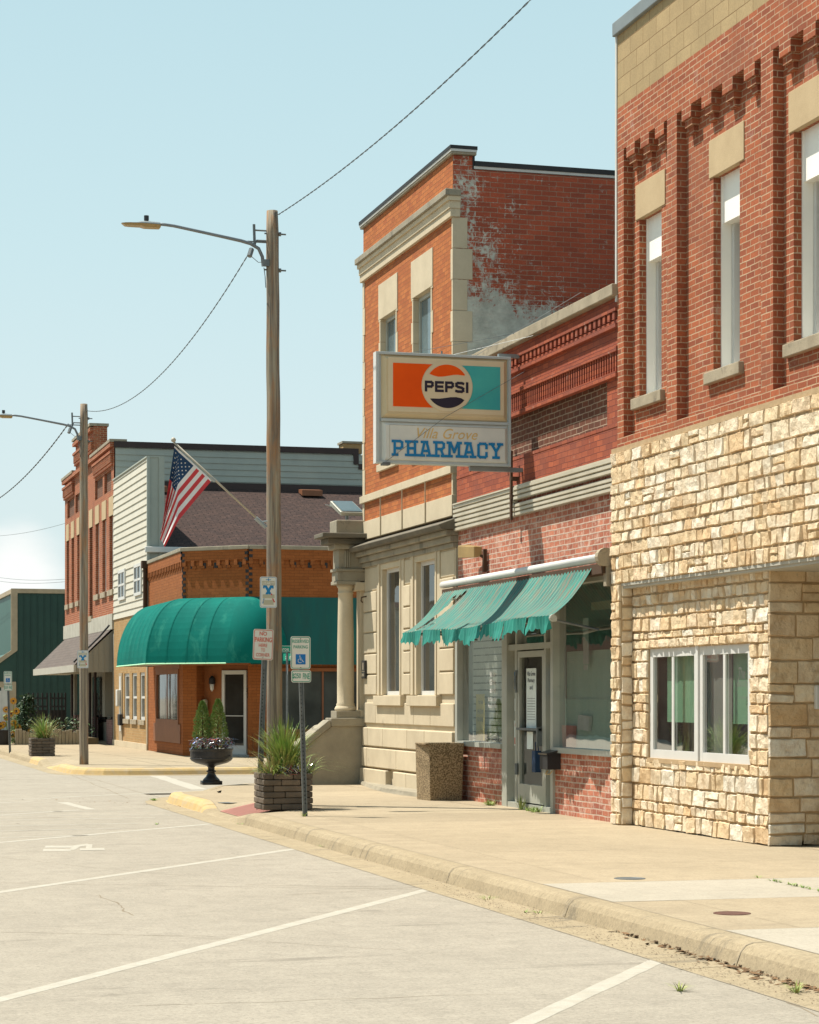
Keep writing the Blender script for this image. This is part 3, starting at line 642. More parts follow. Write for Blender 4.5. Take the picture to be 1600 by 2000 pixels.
b.face([P(24.62,4.88,0),P(24.62,5.42,0),P(24.62,5.42,-.09),P(24.62,4.88,-.09)]); b.face([P(30.52,4.88,0),P(30.52,5.42,0),P(30.52,5.42,-.09),P(30.52,4.88,-.09)])
# stepped corbels at the far end of the panel
for k in range(4): b.box(P,30.52-.08*(4-k),30.52,4.88+.07*k-.005,4.95+.07*k-.006,-.085,-.002*k)
link('brick_wall',b,'brick_painted',T)
b=B(); b.wall(P,24.6,30.55,4.86,5.44,(),0,-.085); link('brick_panel',b,'brick_rough',T)
b=B(); b.cube(9.20,9.6,A_,Z_-.02,6.37,6.51); link('coping',b,'sill_stone',T,bev=.01)
b=B()    # corrugated band, right half stands proud
def corr(b,a,c,z0,z1,w,n):
    for k in range(n):
        h=(z1-z0)/n; z=z0+k*h
        prof=[(z,w),(z+h*.12,w+.035),(z+h*.7,w+.035),(z+h*.85,w+.0),(z+h,w)]
        for (p,q),(r,s_) in zip(prof,prof[1:]): b.face([P(a,p,q),P(c,p,q),P(c,r,s_),P(a,r,s_)])
    for yy in (a,c): b.face([P(yy,z0,0),P(yy,z1,0),P(yy,z1,w+.02),P(yy,z0,w+.02)])
corr(b,28.0,Z_+.02,4.07,4.47,.02,6); corr(b,A_,27.95,4.28,4.47,.05,3); corr(b,A_,27.95,4.07,4.245,.03,3)
b.box(P,A_,Z_,4.455,4.475,0,.07)
link('metal_band',b,'metal_siding',T)
b=B(); b.wall(fx(PD+.02),A_,Z_,3.12,4.47); b.box(P,A_,26.56,.15,.93,-.25,.0); b.box(P,28.52,Z_,.15,.93,-.25,.0); link('brick_base',b,'brick_washed',T)
b=B(); b.box(P,28.0-.02,28.03,4.02,4.95,.08,.11); b.box(P,27.96,28.07,4.3,4.36,0,.1); b.box(P,27.96,28.07,4.55,4.6,0,.1); link('conduit',b,'dirt_brown',T)
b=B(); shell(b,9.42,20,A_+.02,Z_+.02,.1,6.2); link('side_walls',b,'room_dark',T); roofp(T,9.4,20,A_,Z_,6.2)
# glazing frames
fm='frame_alu'
b=B()
for a,c in ((30.74,Z_),(28.50,28.62),(28.40,28.5),(26.50,26.60),(A_,A_+.05)): b.box(P,a,c,.93 if a in(30.74,A_) else .15,3.12,-.12,.03)
b.box(P,28.62,30.74,.93,1.0,-.14,.05); b.box(P,A_+.05,26.5,.93,1.0,-.14,.05); b.box(P,A_+.05,30.74,3.05,3.12,-.1,.02)
b.box(P,26.6,28.4,2.27,2.35,-.1,.012); b.box(P,26.6,28.4,.15,.22,-.1,.02)
b.box(P,28.03,28.09,.22,3.05,-.1,.01); b.box(P,26.84,26.9,.22,3.05,-.1,.01)
link('shopfront_frame',b,fm,T)
b=B(); b.wall(P,28.09,28.4,.22,2.27,(),0,-.07); b.wall(P,26.6,26.84,.22,2.27,(),0,-.07); link('side_panel',b,fm,T)
o=None
b=B(); 
for a,c,z0,z1 in ((26.92,27.0,.24,2.25),(27.93,28.01,.24,2.25),(27.0,27.93,.24,.48),(27.0,27.93,2.17,2.25)): b.box(P,a,c,z0,z1,-.06,.004)
dr=link('door',b,fm,T)
b=B(); b.wall(P,27.0,27.93,.48,2.17,(),0,-.03); link('pane',b,'glass_shop',dr)
b=B(); b.box(P,27.0,27.93,1.2,1.23,-.02,.05); b.box(P,27.0,27.04,1.0,1.25,.0,.07); b.tube([P(27.98,2.0,.03),P(27.98,1.85,.05),P(27.98,1.7,.03)],.02); b.tube([P(27.98,.75,.03),P(27.98,.6,.03)],.025); link('handle',b,'galv',dr)
for a,c,z0,z1 in ((28.62,30.74,1.0,3.05),(A_+.05,26.5,1.0,3.05),(26.9,28.03,2.35,3.05)):
    b=B(); b.wall(P,a,c,z0,z1,(),0,-.06); link('pane',b,'glass_shop',T)
# interior
b=B(); b.wall(fx(12.2),A_,Z_,.1,3.2); b.wall(sy(Z_-.03),9.32,12.2,.1,3.2); b.cube(9.45,12.2,A_,Z_,.1,.16); b.cube(9.45,12.2,A_,Z_,3.13,3.2); b.wall(sy(28.55),9.75,12.2,.1,3.2); link('interior',b,'slat_grey',T)
b=B(); b.wall(fx(9.45),28.65,30.5,.93,3.1); link('slat_backing',b,'black',T)
b=B()
for k in range(22): z=.95+k*.1; b.box(fx(9.44),28.75,30.45,z,z+.080,0,.02)
link('slat_panel',b,'slat_grey',T)
b=B(); b.wall(fx(9.43),A_+.05,26.48,.95,1.62,(),0); b.wall(fx(9.45),A_+.05,26.48,1.62,2.22,(),0); link('display_board',b,'teal_board',T)
b=B(); b.cube(9.75,9.87,25.0,25.12,.1,3.1); b.cube(9.75,9.85,24.6,26.4,2.75,2.85); link('shop_column',b,'cream_face',T)
# things in the shop windows
def poster(name,fr,u0,u1,v0,v1,w,m,label,lines=(),tm='ink',cat='poster',grp=None):
    b=B(); b.box(fr,u0,u1,v0,v1,w-.003,w); t=thing(name,label,cat,fr((u0+u1)/2,v0,w),0,grp); link('sheet',b,m,t)
    if lines:
        b=B()
        for s_,a,c,z0,z1 in lines:
            if s_: textb(b,s_,fr,a,c,z0,z1,w+.001,.001,.012)
            else: b.box(fr,a,c,z0,z1,w,w+.002)
        link('print',b,tm,t)
    return t
# u decreases to the right in the picture, so lettering runs from high u to low u
poster('poster',P,29.70,30.10,1.02,1.68,-.063,'poster_yellow','yellow poster with black print low in the left shop window',[('For Sale',29.98,29.76,1.54,1.60),('VENTURE',30.05,29.75,1.40,1.46),('FOR LEASE',30.05,29.75,1.29,1.35)])
b=B()
for z,s_ in ((1.92,'Villa Grove'),(1.81,'Gifts'),(1.70,'and')): textb(b,s_,P,29.42,29.17,z,z+.08,-.055,.002,.02)
textb(b,'Soft Collectibles',P,29.50,29.12,1.58,1.64,-.055,.002,.01); textb(b,'Home Collectibles',P,29.50,29.12,1.49,1.55,-.055,.002,.01)
tag(link('window_lettering',b,'white_paint'),'small white block lettering on the glass of the left shop window','lettering')
t=poster('notice',P,27.32,27.72,1.22,2.02,-.024,'poster_white','long pale blue notice taped inside the glass of the shop door',[('Villa Grove',27.69,27.35,1.92,1.98),('Pharmacy',27.66,27.38,1.82,1.89),('and',27.58,27.45,1.74,1.80)]+[('',27.36,27.68,1.62-.035*k,1.625-.035*k) for k in range(9)])
poster('notice',P,27.45,27.7,.95,1.18,-.024,'poster_white','small white card in the door glass below the push bar')
poster('sticker',P,28.16,28.36,.98,1.32,-.064,'poster_white','white sticker with red lower half on the grey panel left of the shop door',[('',28.18,28.34,1.0,1.09),('',28.2,28.32,1.24,1.28)],'sign_red','sticker')
poster('sticker',P,28.16,28.34,1.45,1.62,-.064,'poster_white','plain pale green sticker above the red and white one beside the shop door',(),cat='sticker')
poster('sticker',P,28.18,28.36,1.75,1.98,-.064,'sign_blue','blue hanging tag highest on the panel left of the shop door',(),cat='sticker')
poster('sticker',P,26.66,26.82,1.66,2.03,-.064,'text_blue','blue and pale green decal on the panel right of the shop door',[('',26.68,26.74,1.70,1.9)],'poster_white','sticker')
poster('sticker',P,26.62,26.72,.72,.98,-.064,'poster_white','small white notice behind the black mailbox beside the shop door',[('',26.64,26.70,.76+.05*k,.78+.05*k) for k in range(4)],'navy','sticker')
b=B(); b.box(P,27.02,27.16,.66,.94,.01,.09); b.tube([P(27.03,.94,.04),P(27.05,1.05,.05),P(27.13,1.05,.05),P(27.15,.94,.04)],.008); tag(link('bag',b,'navy_bag',bev=.02),'dark blue pouch hanging from the handle of the shop door','bag')
b=B(); b.hexa([(9.375,26.42,1.0),(9.375,26.06,1.0),(9.42,26.06,1.0),(9.42,26.42,1.0),(9.375,26.46,1.28),(9.375,26.02,1.28),(9.42,26.02,1.28),(9.42,26.46,1.28)]); tag(link('tub',b,'redtub'),'faded red tub standing low inside the right shop window','tub')
b=B(); b.hexa([(9.38,25.9,1.24),(9.38,25.5,1.22),(9.42,25.5,1.22),(9.42,25.9,1.24),(9.38,25.85,1.42),(9.38,25.45,1.40),(9.42,25.45,1.40),(9.42,25.85,1.42)]); tag(link('paper',b,'poster_white'),'pale paper leaning low inside the right shop window','paper')
b=B(); b.box(P,25.50,25.68,2.05,2.62,-.09,-.08); b.box(P,25.53,25.65,1.98,2.04,-.09,-.075); tag(link('hanging_banner',b,'poster_white'),'narrow white hanging strip high inside the right shop window','banner')
b=B(); b.tube([(9.7,28.95,1.8),(9.66,29.0,1.95),(9.68,28.9,2.15),(9.7,29.1,2.25),(9.68,29.2,2.1),(9.7,29.1,1.85)],[.04,.07,.08,.09,.07,.04]); tag(link('figure_ornament',b,'lamp_grey',smooth=True),'pale bird shaped ornament hanging in the left shop window','ornament')
# mailbox on the stall riser
t=thing('mail_box','black house mailbox with sloping lid on the brick beside the shop door','mailbox',P(26.42,.72,.06))
b=B(); b.prism(Fr((0,26.28,0),(-1,0,0),(0,1,0)),[(-9.3,.72),(-9.3,.95),(-9.22,.95),(-9.12,.90),(-9.12,.72)],0,.3); link('box',b,'black',t,bev=.006)
b=B(); b.hexa([(9.3,26.26,.955),(9.11,26.26,.905),(9.11,26.6,.905),(9.3,26.6,.955),(9.3,26.26,.975),(9.10,26.26,.925),(9.10,26.6,.925),(9.3,26.6,.975)]); link('lid',b,'black_gloss',t)
b=B(); b.tube([(9.2,26.33,.70),(9.17,26.33,.66),(9.17,26.5,.66),(9.2,26.5,.70)],.006); link('hook',b,'gold',t)
# flood light on the brick
t=thing('flood_light','tan flood light on a bracket on the brick above the torn awning','light',P(29.35,3.4,.1))
b=B(); b.hexa([P(29.45,3.62,.05),P(29.95,3.66,.12),P(29.95,3.82,.12),P(29.45,3.76,.05),P(29.45,3.60,.17),P(29.95,3.62,.26),P(29.95,3.80,.26),P(29.45,3.76,.17)]); link('lamp_housing',b,'lamp_lens',t,bev=.01)
b=B(); b.box(P,29.38,29.44,3.40,3.72,0,.05); b.tube([P(29.42,3.60,.03),P(29.5,3.66,.1)],.02); link('bracket',b,'dirt_brown',t)
# security camera
t=thing('security_camera','small white camera on the red brick beside the hanging sign','camera',P(28.6,5.9,.1))
b=B(); b.tube([P(28.55,5.83,.28),P(28.75,5.78,.42)],.05); link('housing',b,'white_paint',t); b=B(); b.box(P,28.45,28.56,5.55,5.95,0,.05); b.tube([P(28.5,5.8,.05),P(28.58,5.83,.28)],.015); link('mount',b,'black',t)
# ------------------------------------------------------------------ torn awning
m,t_,p=newmat('awning_cloth'); M['awning_cloth']=m; uv=obj_co(t_,'UV'); co=obj_co(t_); p.inputs['Roughness'].default_value=.75
sx=t_.nodes.new('ShaderNodeSeparateXYZ'); t_.links.new(t_.nodes.new('ShaderNodeNewGeometry').outputs['Position'],sx.inputs[0])
wv=t_.nodes.new('ShaderNodeTexWave'); wv.bands_direction='Y'; wv.inputs['Scale'].default_value=2.75; wv.inputs['Distortion'].default_value=.8; wv.inputs['Detail'].default_value=2; t_.links.new(co,wv.inputs[0])
n1=tnoise(t_,co,3,6,.7,(.6,6,.6)); n2=tnoise(t_,co,5,8,.75,(.5,9,.5))
cc=mixn(t_,ramp(t_,n1,.35,.65),(.022,.26,.195),(.008,.12,.11))
hz=ramp(t_,sx.outputs[2],2.55,3.2,-.12,.38)
cc=mixn(t_,ramp(t_,mth(t_,'ADD',wv.outputs[0],hz),.9,1.2,0,.5),cc,(.50,.57,.42))
cc=mixn(t_,ramp(t_,n2,.51,.57,0,.85),cc,(.22,.14,.09))
t_.links.new(cc,p.inputs['Base Color'])
m2_,t2,p2=newmat('fringe'); M['fringe']=m2_; p2.inputs['Roughness'].default_value=.8; co2=obj_co(t2)
t2.links.new(mixn(t2,ramp(t2,tnoise(t2,co2,4,5,.6,(1,5,.6)),.35,.65),(.022,.30,.23),(.012,.20,.165)),p2.inputs['Base Color'])
T=thing('awning','torn green and cream striped fabric awning with ragged fringe under a white roller','awning',(9.2,27.6,3.2))
b=B(); b.tube([(9.13,A_+.02,3.29),(9.13,31.0,3.29)],.052,14); link('roller_cover',b,'white_paint',T,smooth=True)
b=B(); b.box(P,A_+.05,30.95,3.1,3.22,.02,.2); link('roller_tube',b,'dirt_brown',T)
b=B(); b.tube([(9.13,A_+.0,3.29),(9.13,A_+.10,3.29)],.11,14); b.box(P,A_+.02,A_+.12,2.95,3.25,.02,.16); link('end_bracket',b,'sill_stone',T)
ya,yb=24.62,30.85
def AW(s,t):   # s along, t down the slope
    y=ya+(yb-ya)*s; xt,zt=9.12,3.2; xb=8.60-.17*s; zb=2.60-.05*s+.02*math.sin(9*s)
    sag=-.07*math.sin(math.pi*t)*(1+.4*math.sin(s*14)); rid=.018*math.sin(2*math.pi*y/.115)*(1-.5*t)
    return Vector((xt+(xb-xt)*t-rid, y-.10*(t*t)*(s-.3), zt+(zb-zt)*t+sag-rid*.8+.012*noise.noise(Vector((y*2,t*3,0)))))
b=B(); NU,NV=440,14; i0=len(b.v)
for a in range(NU+1):
    for c in range(NV+1): b.v.append(AW(a/NU,c/NV))
for a in range(NU):
    for c in range(NV):
        s=(a+.5)/NU; t=(c+.5)/NV
        g1=abs(s-(.79+.13*t))<.010+.022*max(0,math.sin(math.pi*(t-.1)/.8)) and .10<t<.95       # long gash
        g2=abs(s-.86+.22*(t-.2))<.008+.006*math.sin(9*t) and .15<t<.45
        g3=.80<s<.90 and abs(t-.86-.4*(s-.85))<.035 and math.sin(s*300)>-.3
        if g1 or g2 or g3: continue
        q=i0+a*(NV+1)+c; b.f.append((q,q+1,q+NV+2,q+NV+1))
link('cloth',b,'awning_cloth',T,smooth=True,recalc=False)
b=B(); b.tube([AW(k/12,1)+Vector((.06,0,-.04)) for k in range(13)],.022,10); b.tube([AW(0,1)+Vector((.02,-.05,-.02)),AW(0,1)+Vector((.02,-.0,-.02))],.045,10); link('front_rail',b,'frame_alu',T)
b=B(); 
for s in (.02,.82): b=B(); b.tube([AW(s,1)+Vector((.05,0,-.03)),(9.25,AW(s,1).y,2.45)],.015); link('arm',b,'galv',T)
rr=random.Random(4); b=B(); ends=[0,.13,.27,.41,.55,.69,.83,.985]
for e0,e1 in zip(ends,ends[1:]):
    n=54; ph=rr.uniform(0,6); pre=None; lean=rr.uniform(-.02,.05); wd_=(e1-e0)*6.2; nt_=max(5,round(wd_/.125))
    for k in range(n+1):
        u_=k/n; s=e0+(e1-e0-.006)*u_; top=AW(s,1); fl=.022*math.sin(ph+u_*7)+lean*.5
        if k==0 and e0==0 or k==n: fl-=.05
        tri=abs(((u_*nt_+.15*math.sin(ph+u_*9))%1)*2-1); ln=.165+.035*math.sin(u_*5+ph)+.075*(1-tri)*(0.6+.4*math.sin(ph*3+int(u_*nt_)*2.1)); ln*=(.55+.45*min(1,min(u_,1-u_)*9+.35))
        mid_=top+Vector((-.02-fl*.5,0,-ln*.5)); bot=top+Vector((-.03-fl*1.3,.02*math.sin(ph+u_*6)+(.05*(u_-.5)),-ln))
        cur=(top+Vector((-.012,0,.004)),mid_,bot)
        if pre: b.face([pre[0],pre[1],cur[1],cur[0]]); b.face([pre[1],pre[2],cur[2],cur[1]])
        pre=cur
link('fringe',b,'fringe',T,smooth=True,recalc=False)
# ================================================================== 3 BANK
D=9.3; F=fx(D); b0,b1=30.9,36.3; ub0,ub1=31.05,36.4
T=thing('bank_building','orange brick and limestone two-storey corner building with one exposed brick side wall','building',(9.3,33.6,0)); BK=T
UW=[(34.25,35.22),(32.2,33.2)]; LW=[(34.0,35.08),(31.96,33.0)]
b=B(); b.wall(F,ub0+.05,ub1-.05,4.6,8.78,[(a,c,5.5,7.92) for a,c in UW],.15); b.wall(F,ub0,ub1,9.14,9.66); b.face([(9.3,ub1,4.6),(20,ub1,4.6),(20,ub1,9.66),(9.3,ub1,9.66)])
link('brick_wall',b,'brick_orange',T)
s0=sy(ub0)
b=B(); b.wall(s0,9.5,21,5.2,9.46); b.box(s0,9.303,9.62,9.14,9.655,-.4,.002); b.wall(s0,9.3,9.5,5.2,9.14); link('side_wall',b,'brick_old',T)
b=B()   # limestone quoins on the near corner, alternating
z=4.6; k=0
while z<8.7:
    h=.46; wx=.30 if k%2 else .22; wy=.10 if k%2 else .05
    b.box(s0,9.292,9.3+wx,z+.004,z+h-.004,-wy,.012); b.box(F,ub1-.10-(.04 if k%2 else 0),ub1+.01,z+.004,z+h-.004,-.05,.014); z+=h; k+=1
link('corner_stones',b,'limestone',T,bev=.004)
for (a,c) in UW:     # lintel slabs and jamb stones
    b=B(); b.box(F,a-.10,c+.12,7.914,8.50,-.12,.015)
    z=5.5;k=0
    while z<7.9:
        e=.11 if k%2 else .06; h=min(.34,7.915-z); b.box(F,c-.004,c+e,z,z+h-.004,-.12,.012); b.box(F,a-e,a+.004,z,z+h-.004,-.12,.012); z+=.34;k+=1
    link('window_surround',b,'limestone',T,bev=.004)
b=B()   # stone bands
b.box(F,ub0-.04,ub1+.06,8.74,8.86,-.1,.05); b.box(F,ub0-.05,ub1+.05,8.86,8.97,-.1,.07); b.box(F,ub0-.07,ub1+.06,8.97,9.04,-.1,.10); b.box(F,ub0-.03,ub1+.08,4.95,5.07,-.1,.05)
b.box(F,ub0-.04,ub1+.02,4.32,4.63,-.1,.03)
for k in range(1,4): b.box(F,ub0+k*1.35,ub0+k*1.35+.008,4.32,5.07,.03,.052)
link('string_course',b,'limestone',T,bev=.006)
b=B(); b.box(F,ub0-.09,ub1+.07,9.04,9.14,-.1,.14); b.box(F,ub0-.06,ub1+.08,9.66,9.70,-.35,.04); link('cornice_cap',b,'limestone_grey',T,bev=.01)
b=B(); b.box(F,ub0-.07,ub1+.09,9.70,9.735,-.35,.05); b.box(s0,9.62,21,9.47,9.51,-.3,.02); link('flashing',b,'white_trim',T)
b=B(); b.box(F,ub0-.07,ub1+.09,9.735,9.79,-.36,.06); b.box(s0,9.63,21,9.51,9.585,-.3,.03); b.box(s0,9.60,9.635,9.46,9.74,-.3,.012); link('roof_edge',b,'black',T)
roofp(T,9.5,21,ub0+.1,ub1,9.3)
b=B(); b.face([(21,ub0,0),(21,ub1,0),(21,ub1,9.4),(21,ub0,9.4)]); b.face([(9.6,b1-.02,.1),(21,b1-.02,.1),(21,b1-.02,4.6),(9.6,b1-.02,4.6)]); b.wall(fx(11.5),ub0,ub1,0,9); link('back_wall',b,'room_dark',T)
for a,c in UW: win(T,F,a,c,5.5,7.92,'frame_alu','glass_blue',fw=.07,w=-.08,gw=-.11,sill=(a-.12,c+.12,5.38,5.5,.05,'limestone'))
# ground storey: rusticated limestone, surrounds, sash windows
b=B(); b.wall(F,b0,b1,.15,4.05,[(a,c,1.67,3.75) for a,c in LW],.12); b.face([(9.3,b0,.1),(9.8,b0,.1),(9.8,b0,4.3),(9.3,b0,4.3)]); b.face([(9.3,b1,.1),(12,b1,.1),(12,b1,4.3),(9.3,b1,4.3)]); link('stone_wall',b,'limestone',T)
b=B()
def blocks(a,c,z0,z1,n,pr=.035,cuts=None):
    h=(z1-z0)/n
    for k in range(n):
        if cuts: 
            u=a; kk=0
            while u<c-.01:
                l=min(cuts[(k+kk)%len(cuts)],c-u); 
                if c-u-l<.25: l=c-u
                b.box(F,u+.004,u+l-.004,z0+k*h+.014,z0+(k+1)*h-.006,-.05,pr); u+=l; kk+=1
        else: b.box(F,a,c,z0+k*h+.014,z0+(k+1)*h-.006,-.05,pr)
for a,c in ((35.42,b1-.03),(33.32,33.72),(b0+.04,31.66)): blocks(a,c,1.66,3.42,5); b.box(F,a,c,3.43,3.82,-.05,.012)
blocks(b0+.02,b1-.03,1.18,1.55,1,.03,(1.25,.95,1.1)); blocks(b0+.02,b1-.03,.80,1.13,1,.055,(1.5,1.0)); blocks(b0+.02,b1-.03,.45,.79,1,.07,(1.9,1.2))
blocks(34.55,b1-.03,.16,.44,1,.10,(1.4,)); blocks(b0+.02,34.1,.16,.44,1,.10,(1.3,1.1))
link('rusticated_blocks',b,'limestone',T,bev=.014)
b=B()
for a,c in LW:
    for e0,e1,w_ in ((-.005,.10,.02),(.10,.16,.045),(.16,.30,.03)):
        b.box(F,a-e1,a-e0,1.67,3.75+e0,-.1,w_); b.box(F,c+e0,c+e1,1.67,3.75+e0,-.1,w_); b.box(F,a-e1,c+e1,3.75+e0,3.75+e1,-.1,w_+.001)
    b.box(F,a-.32,c+.32,1.50,1.66,-.1,.09)
link('window_surround',b,'limestone',T,bev=.006)
b=B(); b.box(F,34.12,34.5,.2,.42,-.3,-.02); link('basement_vent',b,'black',T)
for a,c in LW: win(T,F,a,c,1.67,3.75,'white_paint','glass_dark',fw=.065,w=-.06,gw=-.09,fd=.03)
b=B()   # main cornice
X1=b1+.02
b.box(F,b0-.02,X1,3.84,3.92,-.1,.05); b.box(F,b0-.04,X1,3.92,4.02,-.1,.10); b.box(F,b0-.07,X1,4.02,4.10,-.1,.17)
link('cornice_moulding',b,'limestone_grey',T,bev=.012)
b=B(); b.hexa([F(b0-.12,4.10,-.1),F(X1,4.10,-.1),F(X1,4.32,-.1),F(b0-.12,4.32,-.1),F(b0-.12,4.10,.26),F(X1,4.10,.26),F(X1,4.17,.30),F(b0-.12,4.17,.30)]); link('cornice',b,'limestone_dark',T,bev=.01)
b=B(); b.box(F,b1-.28,b1-.06,1.95,2.26,.035,.075); o=thing('plaque','dark framed plaque with pale lettering on the limestone beside the portico','sign',F(b1-.17,1.95,.04)); link('plate',b,'black_gloss',o,bev=.006)
b=B(); textb(b,'I',F,b1-.15,b1-.19,2.1,2.22,.076,.001); textb(b,'BANK',F,b1-.09,b1-.25,1.99,2.04,.076,.001); b.box(F,b1-.27,b1-.07,2.07,2.075,.075,.077); link('lettering',b,'limestone',o)
b=B(); b.tube([F(b1-.25,3.35,.02),F(b1-.25,3.33,.12),F(b1-.25,3.27,.13),F(b1-.25,3.24,.10)],.012); tag(link('wall_hook',b,'dirt_brown'),'small curved iron hook high on the limestone left of the windows','hook')
# concrete apron at the foot of the wall
b=B(); b.prism(Fr((0,0,0),(1,0,0),(0,0,1)),[],0,0) if 0 else None
pts=[(9.22,36.5),(9.3,31.3),(8.92,31.35),(8.78,32.0),(8.80,33.2),(8.92,34.4),(9.08,35.5)]
i=len(b.v); n=len(pts); b.v+=[Vector((x,y,.15)) for x,y in pts]+[Vector((x+.03 if x<9.2 else x,y,.21)) for x,y in pts]; b.f.append(tuple(range(i+n,i+2*n)))
for k in range(n): b.f.append((i+k,i+(k+1)%n,i+n+(k+1)%n,i+n+k))
struct('apron',b,'limestone_grey')
# portico at the corner: cheek wall, columns, entablature
T=thing('entrance_portico','small limestone entrance porch with one visible round column and sloping stair wall','porch',(9.0,36.5,0))
ys=36.3; f=sy(ys)
b=B(); b.prism(f,[(9.3,.15),(7.85,.15),(7.85,.45),(8.72,1.14),(9.3,1.14)],-.35,.0); link('cheek_wall',b,'limestone_grey',T)
b=B(); b.prism(f,[(9.34,1.14),(8.70,1.14),(8.70,1.28),(9.34,1.28)],-.4,.04); b.prism(f,[(8.695,1.13),(7.8,.42),(7.76,.52),(8.66,1.245),(8.695,1.245)],-.4,.035); link('coping',b,'limestone_grey',T,bev=.012)
cx=9.015
def column(px_,py_,nm):
    b=B(); b.lathe([(.185,1.40),(.19,1.44),(.17,1.475),(.155,1.49),(.162,1.51),(.145,1.54),(.146,1.9),(.142,2.5),(.128,3.28),(.126,3.40),(.135,3.41),(.135,3.43),(.126,3.44),(.128,3.5),(.17,3.56)],(px_,py_,0),32)
    o=link('column',b,'limestone',T,smooth=True)
    b=B(); b.cube(px_-.21,px_+.21,py_-.21,py_+.21,1.28,1.40); b.cube(px_-.21,px_+.21,py_-.21,py_+.21,3.56,3.62); link('plinth',b,'limestone_grey',o,bev=.006)
column(cx,ys+.22,'a')
b=B(); b.cube(9.24,9.40,ys+.1,ys+.34,1.28,3.6); b.cube(9.16,9.40,ys+.02,ys+.40,1.28,1.42); b.cube(9.14,9.40,ys,ys+.4,3.46,3.6); link('pilaster',b,'limestone',T,bev=.008)
b=B(); b.cube(8.83,9.4,ys+.02,ys+.45,3.62,3.78); b.cube(8.80,9.4,ys,ys+.45,3.78,3.83); b.cube(8.85,9.4,ys+.04,ys+.45,3.83,4.16)
for x in (8.97,9.005,9.04,9.26,9.295,9.33): b.cube(x-.012,x+.012,ys+.015,ys+.05,3.85,4.14)
for x in (8.96,9.25): b.cube(x,x+.1,ys-.015,ys+.03,3.79,3.82)
b.cube(8.76,9.4,ys-.06,ys+.45,4.16,4.24); link('entablature',b,'limestone_grey',T,bev=.006)
b=B(); b.cube(8.50,9.42,ys-.26,ys+.40,4.34,4.42); b.cube(8.62,9.4,ys-.14,ys+.43,4.24,4.34); link('cornice',b,'limestone_dark',T,bev=.015)
b=B(); b.cube(8.80,9.42,ys+.0,ys+.5,4.42,4.66); link('blocking_course',b,'limestone_grey',T,bev=.02)
b=B()
for k in range(6): b.cube(7.85+.15*k,8.7,ys+.35,ys+1.0,.15,.15+.16*(k+1)-.0) if k<6 else None
b.cube(8.72,9.4,ys+.35,ys+1.0,.15,1.12); link('steps',b,'limestone_grey',T)
b=B(); b.prism(f,[(9.3,.15),(7.85,.15),(7.85,.45),(8.72,1.14),(9.3,1.28)],-1.3,-1.0); link('cheek_wall',b,'limestone_grey',T)
t=thing('flood_light','grey rectangular flood light tilted up on top of the stone porch','light',(9.05,ys+.3,4.69))
b=B(); b.hexa([(8.9,ys+.1,4.80),(9.32,ys+.1,4.80),(9.32,ys+.16,4.74),(8.92,ys+.16,4.74),(8.80,ys+.45,5.02),(9.2,ys+.45,5.02),(9.2,ys+.5,4.95),(8.80,ys+.5,4.95)]); o=link('lamp_housing',b,'frame_alu',t,bev=.008)
b=B(); b.face([(8.93,ys+.115,4.822),(9.29,ys+.115,4.822),(9.18,ys+.425,5.02),(8.83,ys+.425,5.02)]); link('glass_front',b,'glass_blue',t)
b=B(); b.tube([(9.06,ys+.3,4.69),(9.06,ys+.3,4.85)],.03); b.tube([(8.9,ys+.45,4.9),(8.72,ys+.45,4.95)],.01); link('stem',b,'lamp_grey',t)
# concrete litter bin
t=thing('litter_bin','square exposed aggregate concrete bin standing against the shop wall','bin',(8.9,31.1,.15))
def trashpts():
    return None
b=B(); x0,x1=8.62,9.2; y0=29.95; q=[(x0+.10,y0-.02),(x1,y0+.12),(x1-.02,y0+.62),(x0+.0,y0+.62)]
x0=8.55
q=[(8.72,30.25),(9.20,30.25),(9.20,30.75),(8.66,30.75)]
i=len(b.v); b.v+=[Vector((x,y,.15)) for x,y in q]+[Vector((x-.02 if x<9 else x+.02,y-(.02 if y<30.5 else -.02),.96)) for x,y in q]
b.f+=[(i,i+1,i+5,i+4),(i+1,i+2,i+6,i+5),(i+2,i+3,i+7,i+6),(i+3,i,i+4,i+7)]
link('bin_body',b,'aggregate',t,bev=.012)
b=B(); b.cube(8.70,9.17,30.28,30.73,.90,.958); link('liner',b,'black',t)
b=B(); 
for (a,c,d,e) in ((8.64,9.22,30.23,30.29),(8.64,9.22,30.71,30.77),(8.64,8.72,30.29,30.71),(9.15,9.22,30.29,30.71)): b.cube(a,c,d,e,.955,.975)
link('rim',b,'aggregate',t)
# ================================================================== 4 ORANGE BROWN CORNER SHOP
T=thing('corner_shop','brown brick corner shop with dark corbel course and checkered corners','building',(12,55,0)); CS=T
ya,yc=54.8,60.5; xc,yq=10.71,53.39; zt=5.38
f1=fx(9.3); f3=sy(yq); f2=Fr((9.3,ya,0),(1,-1,0),(-1,-1,0)); Lc=math.hypot(xc-9.3,ya-yq)
b=B(); b.wall(f1,ya,yc,.15,zt,[(yF(350),yF(306),.93,2.35)],.1); b.wall(f2,0,Lc,.15,zt,[(.42,Lc-.02,.15,2.42)],.35); b.wall(f3,xc,24,.15,zt,[(11.3,14.6,.75,2.35)],.1)
b.face([(9.3,yc,.1),(24,yc,.1),(24,yc,zt),(9.3,yc,zt)]); b.face([(24,yc,.1),(24,yq,.1),(24,yq,zt),(24,yc,zt)])
def corb(fr,a,c):
    u=a
    while u<c-.1:
        b.box(fr,u,u+.10,4.92,5.05,0,.05); b.box(fr,u+.03,u+.14,4.85,4.92,0,.03); u+=.26
    b.box(fr,a,c,5.05,5.30,0,.045)
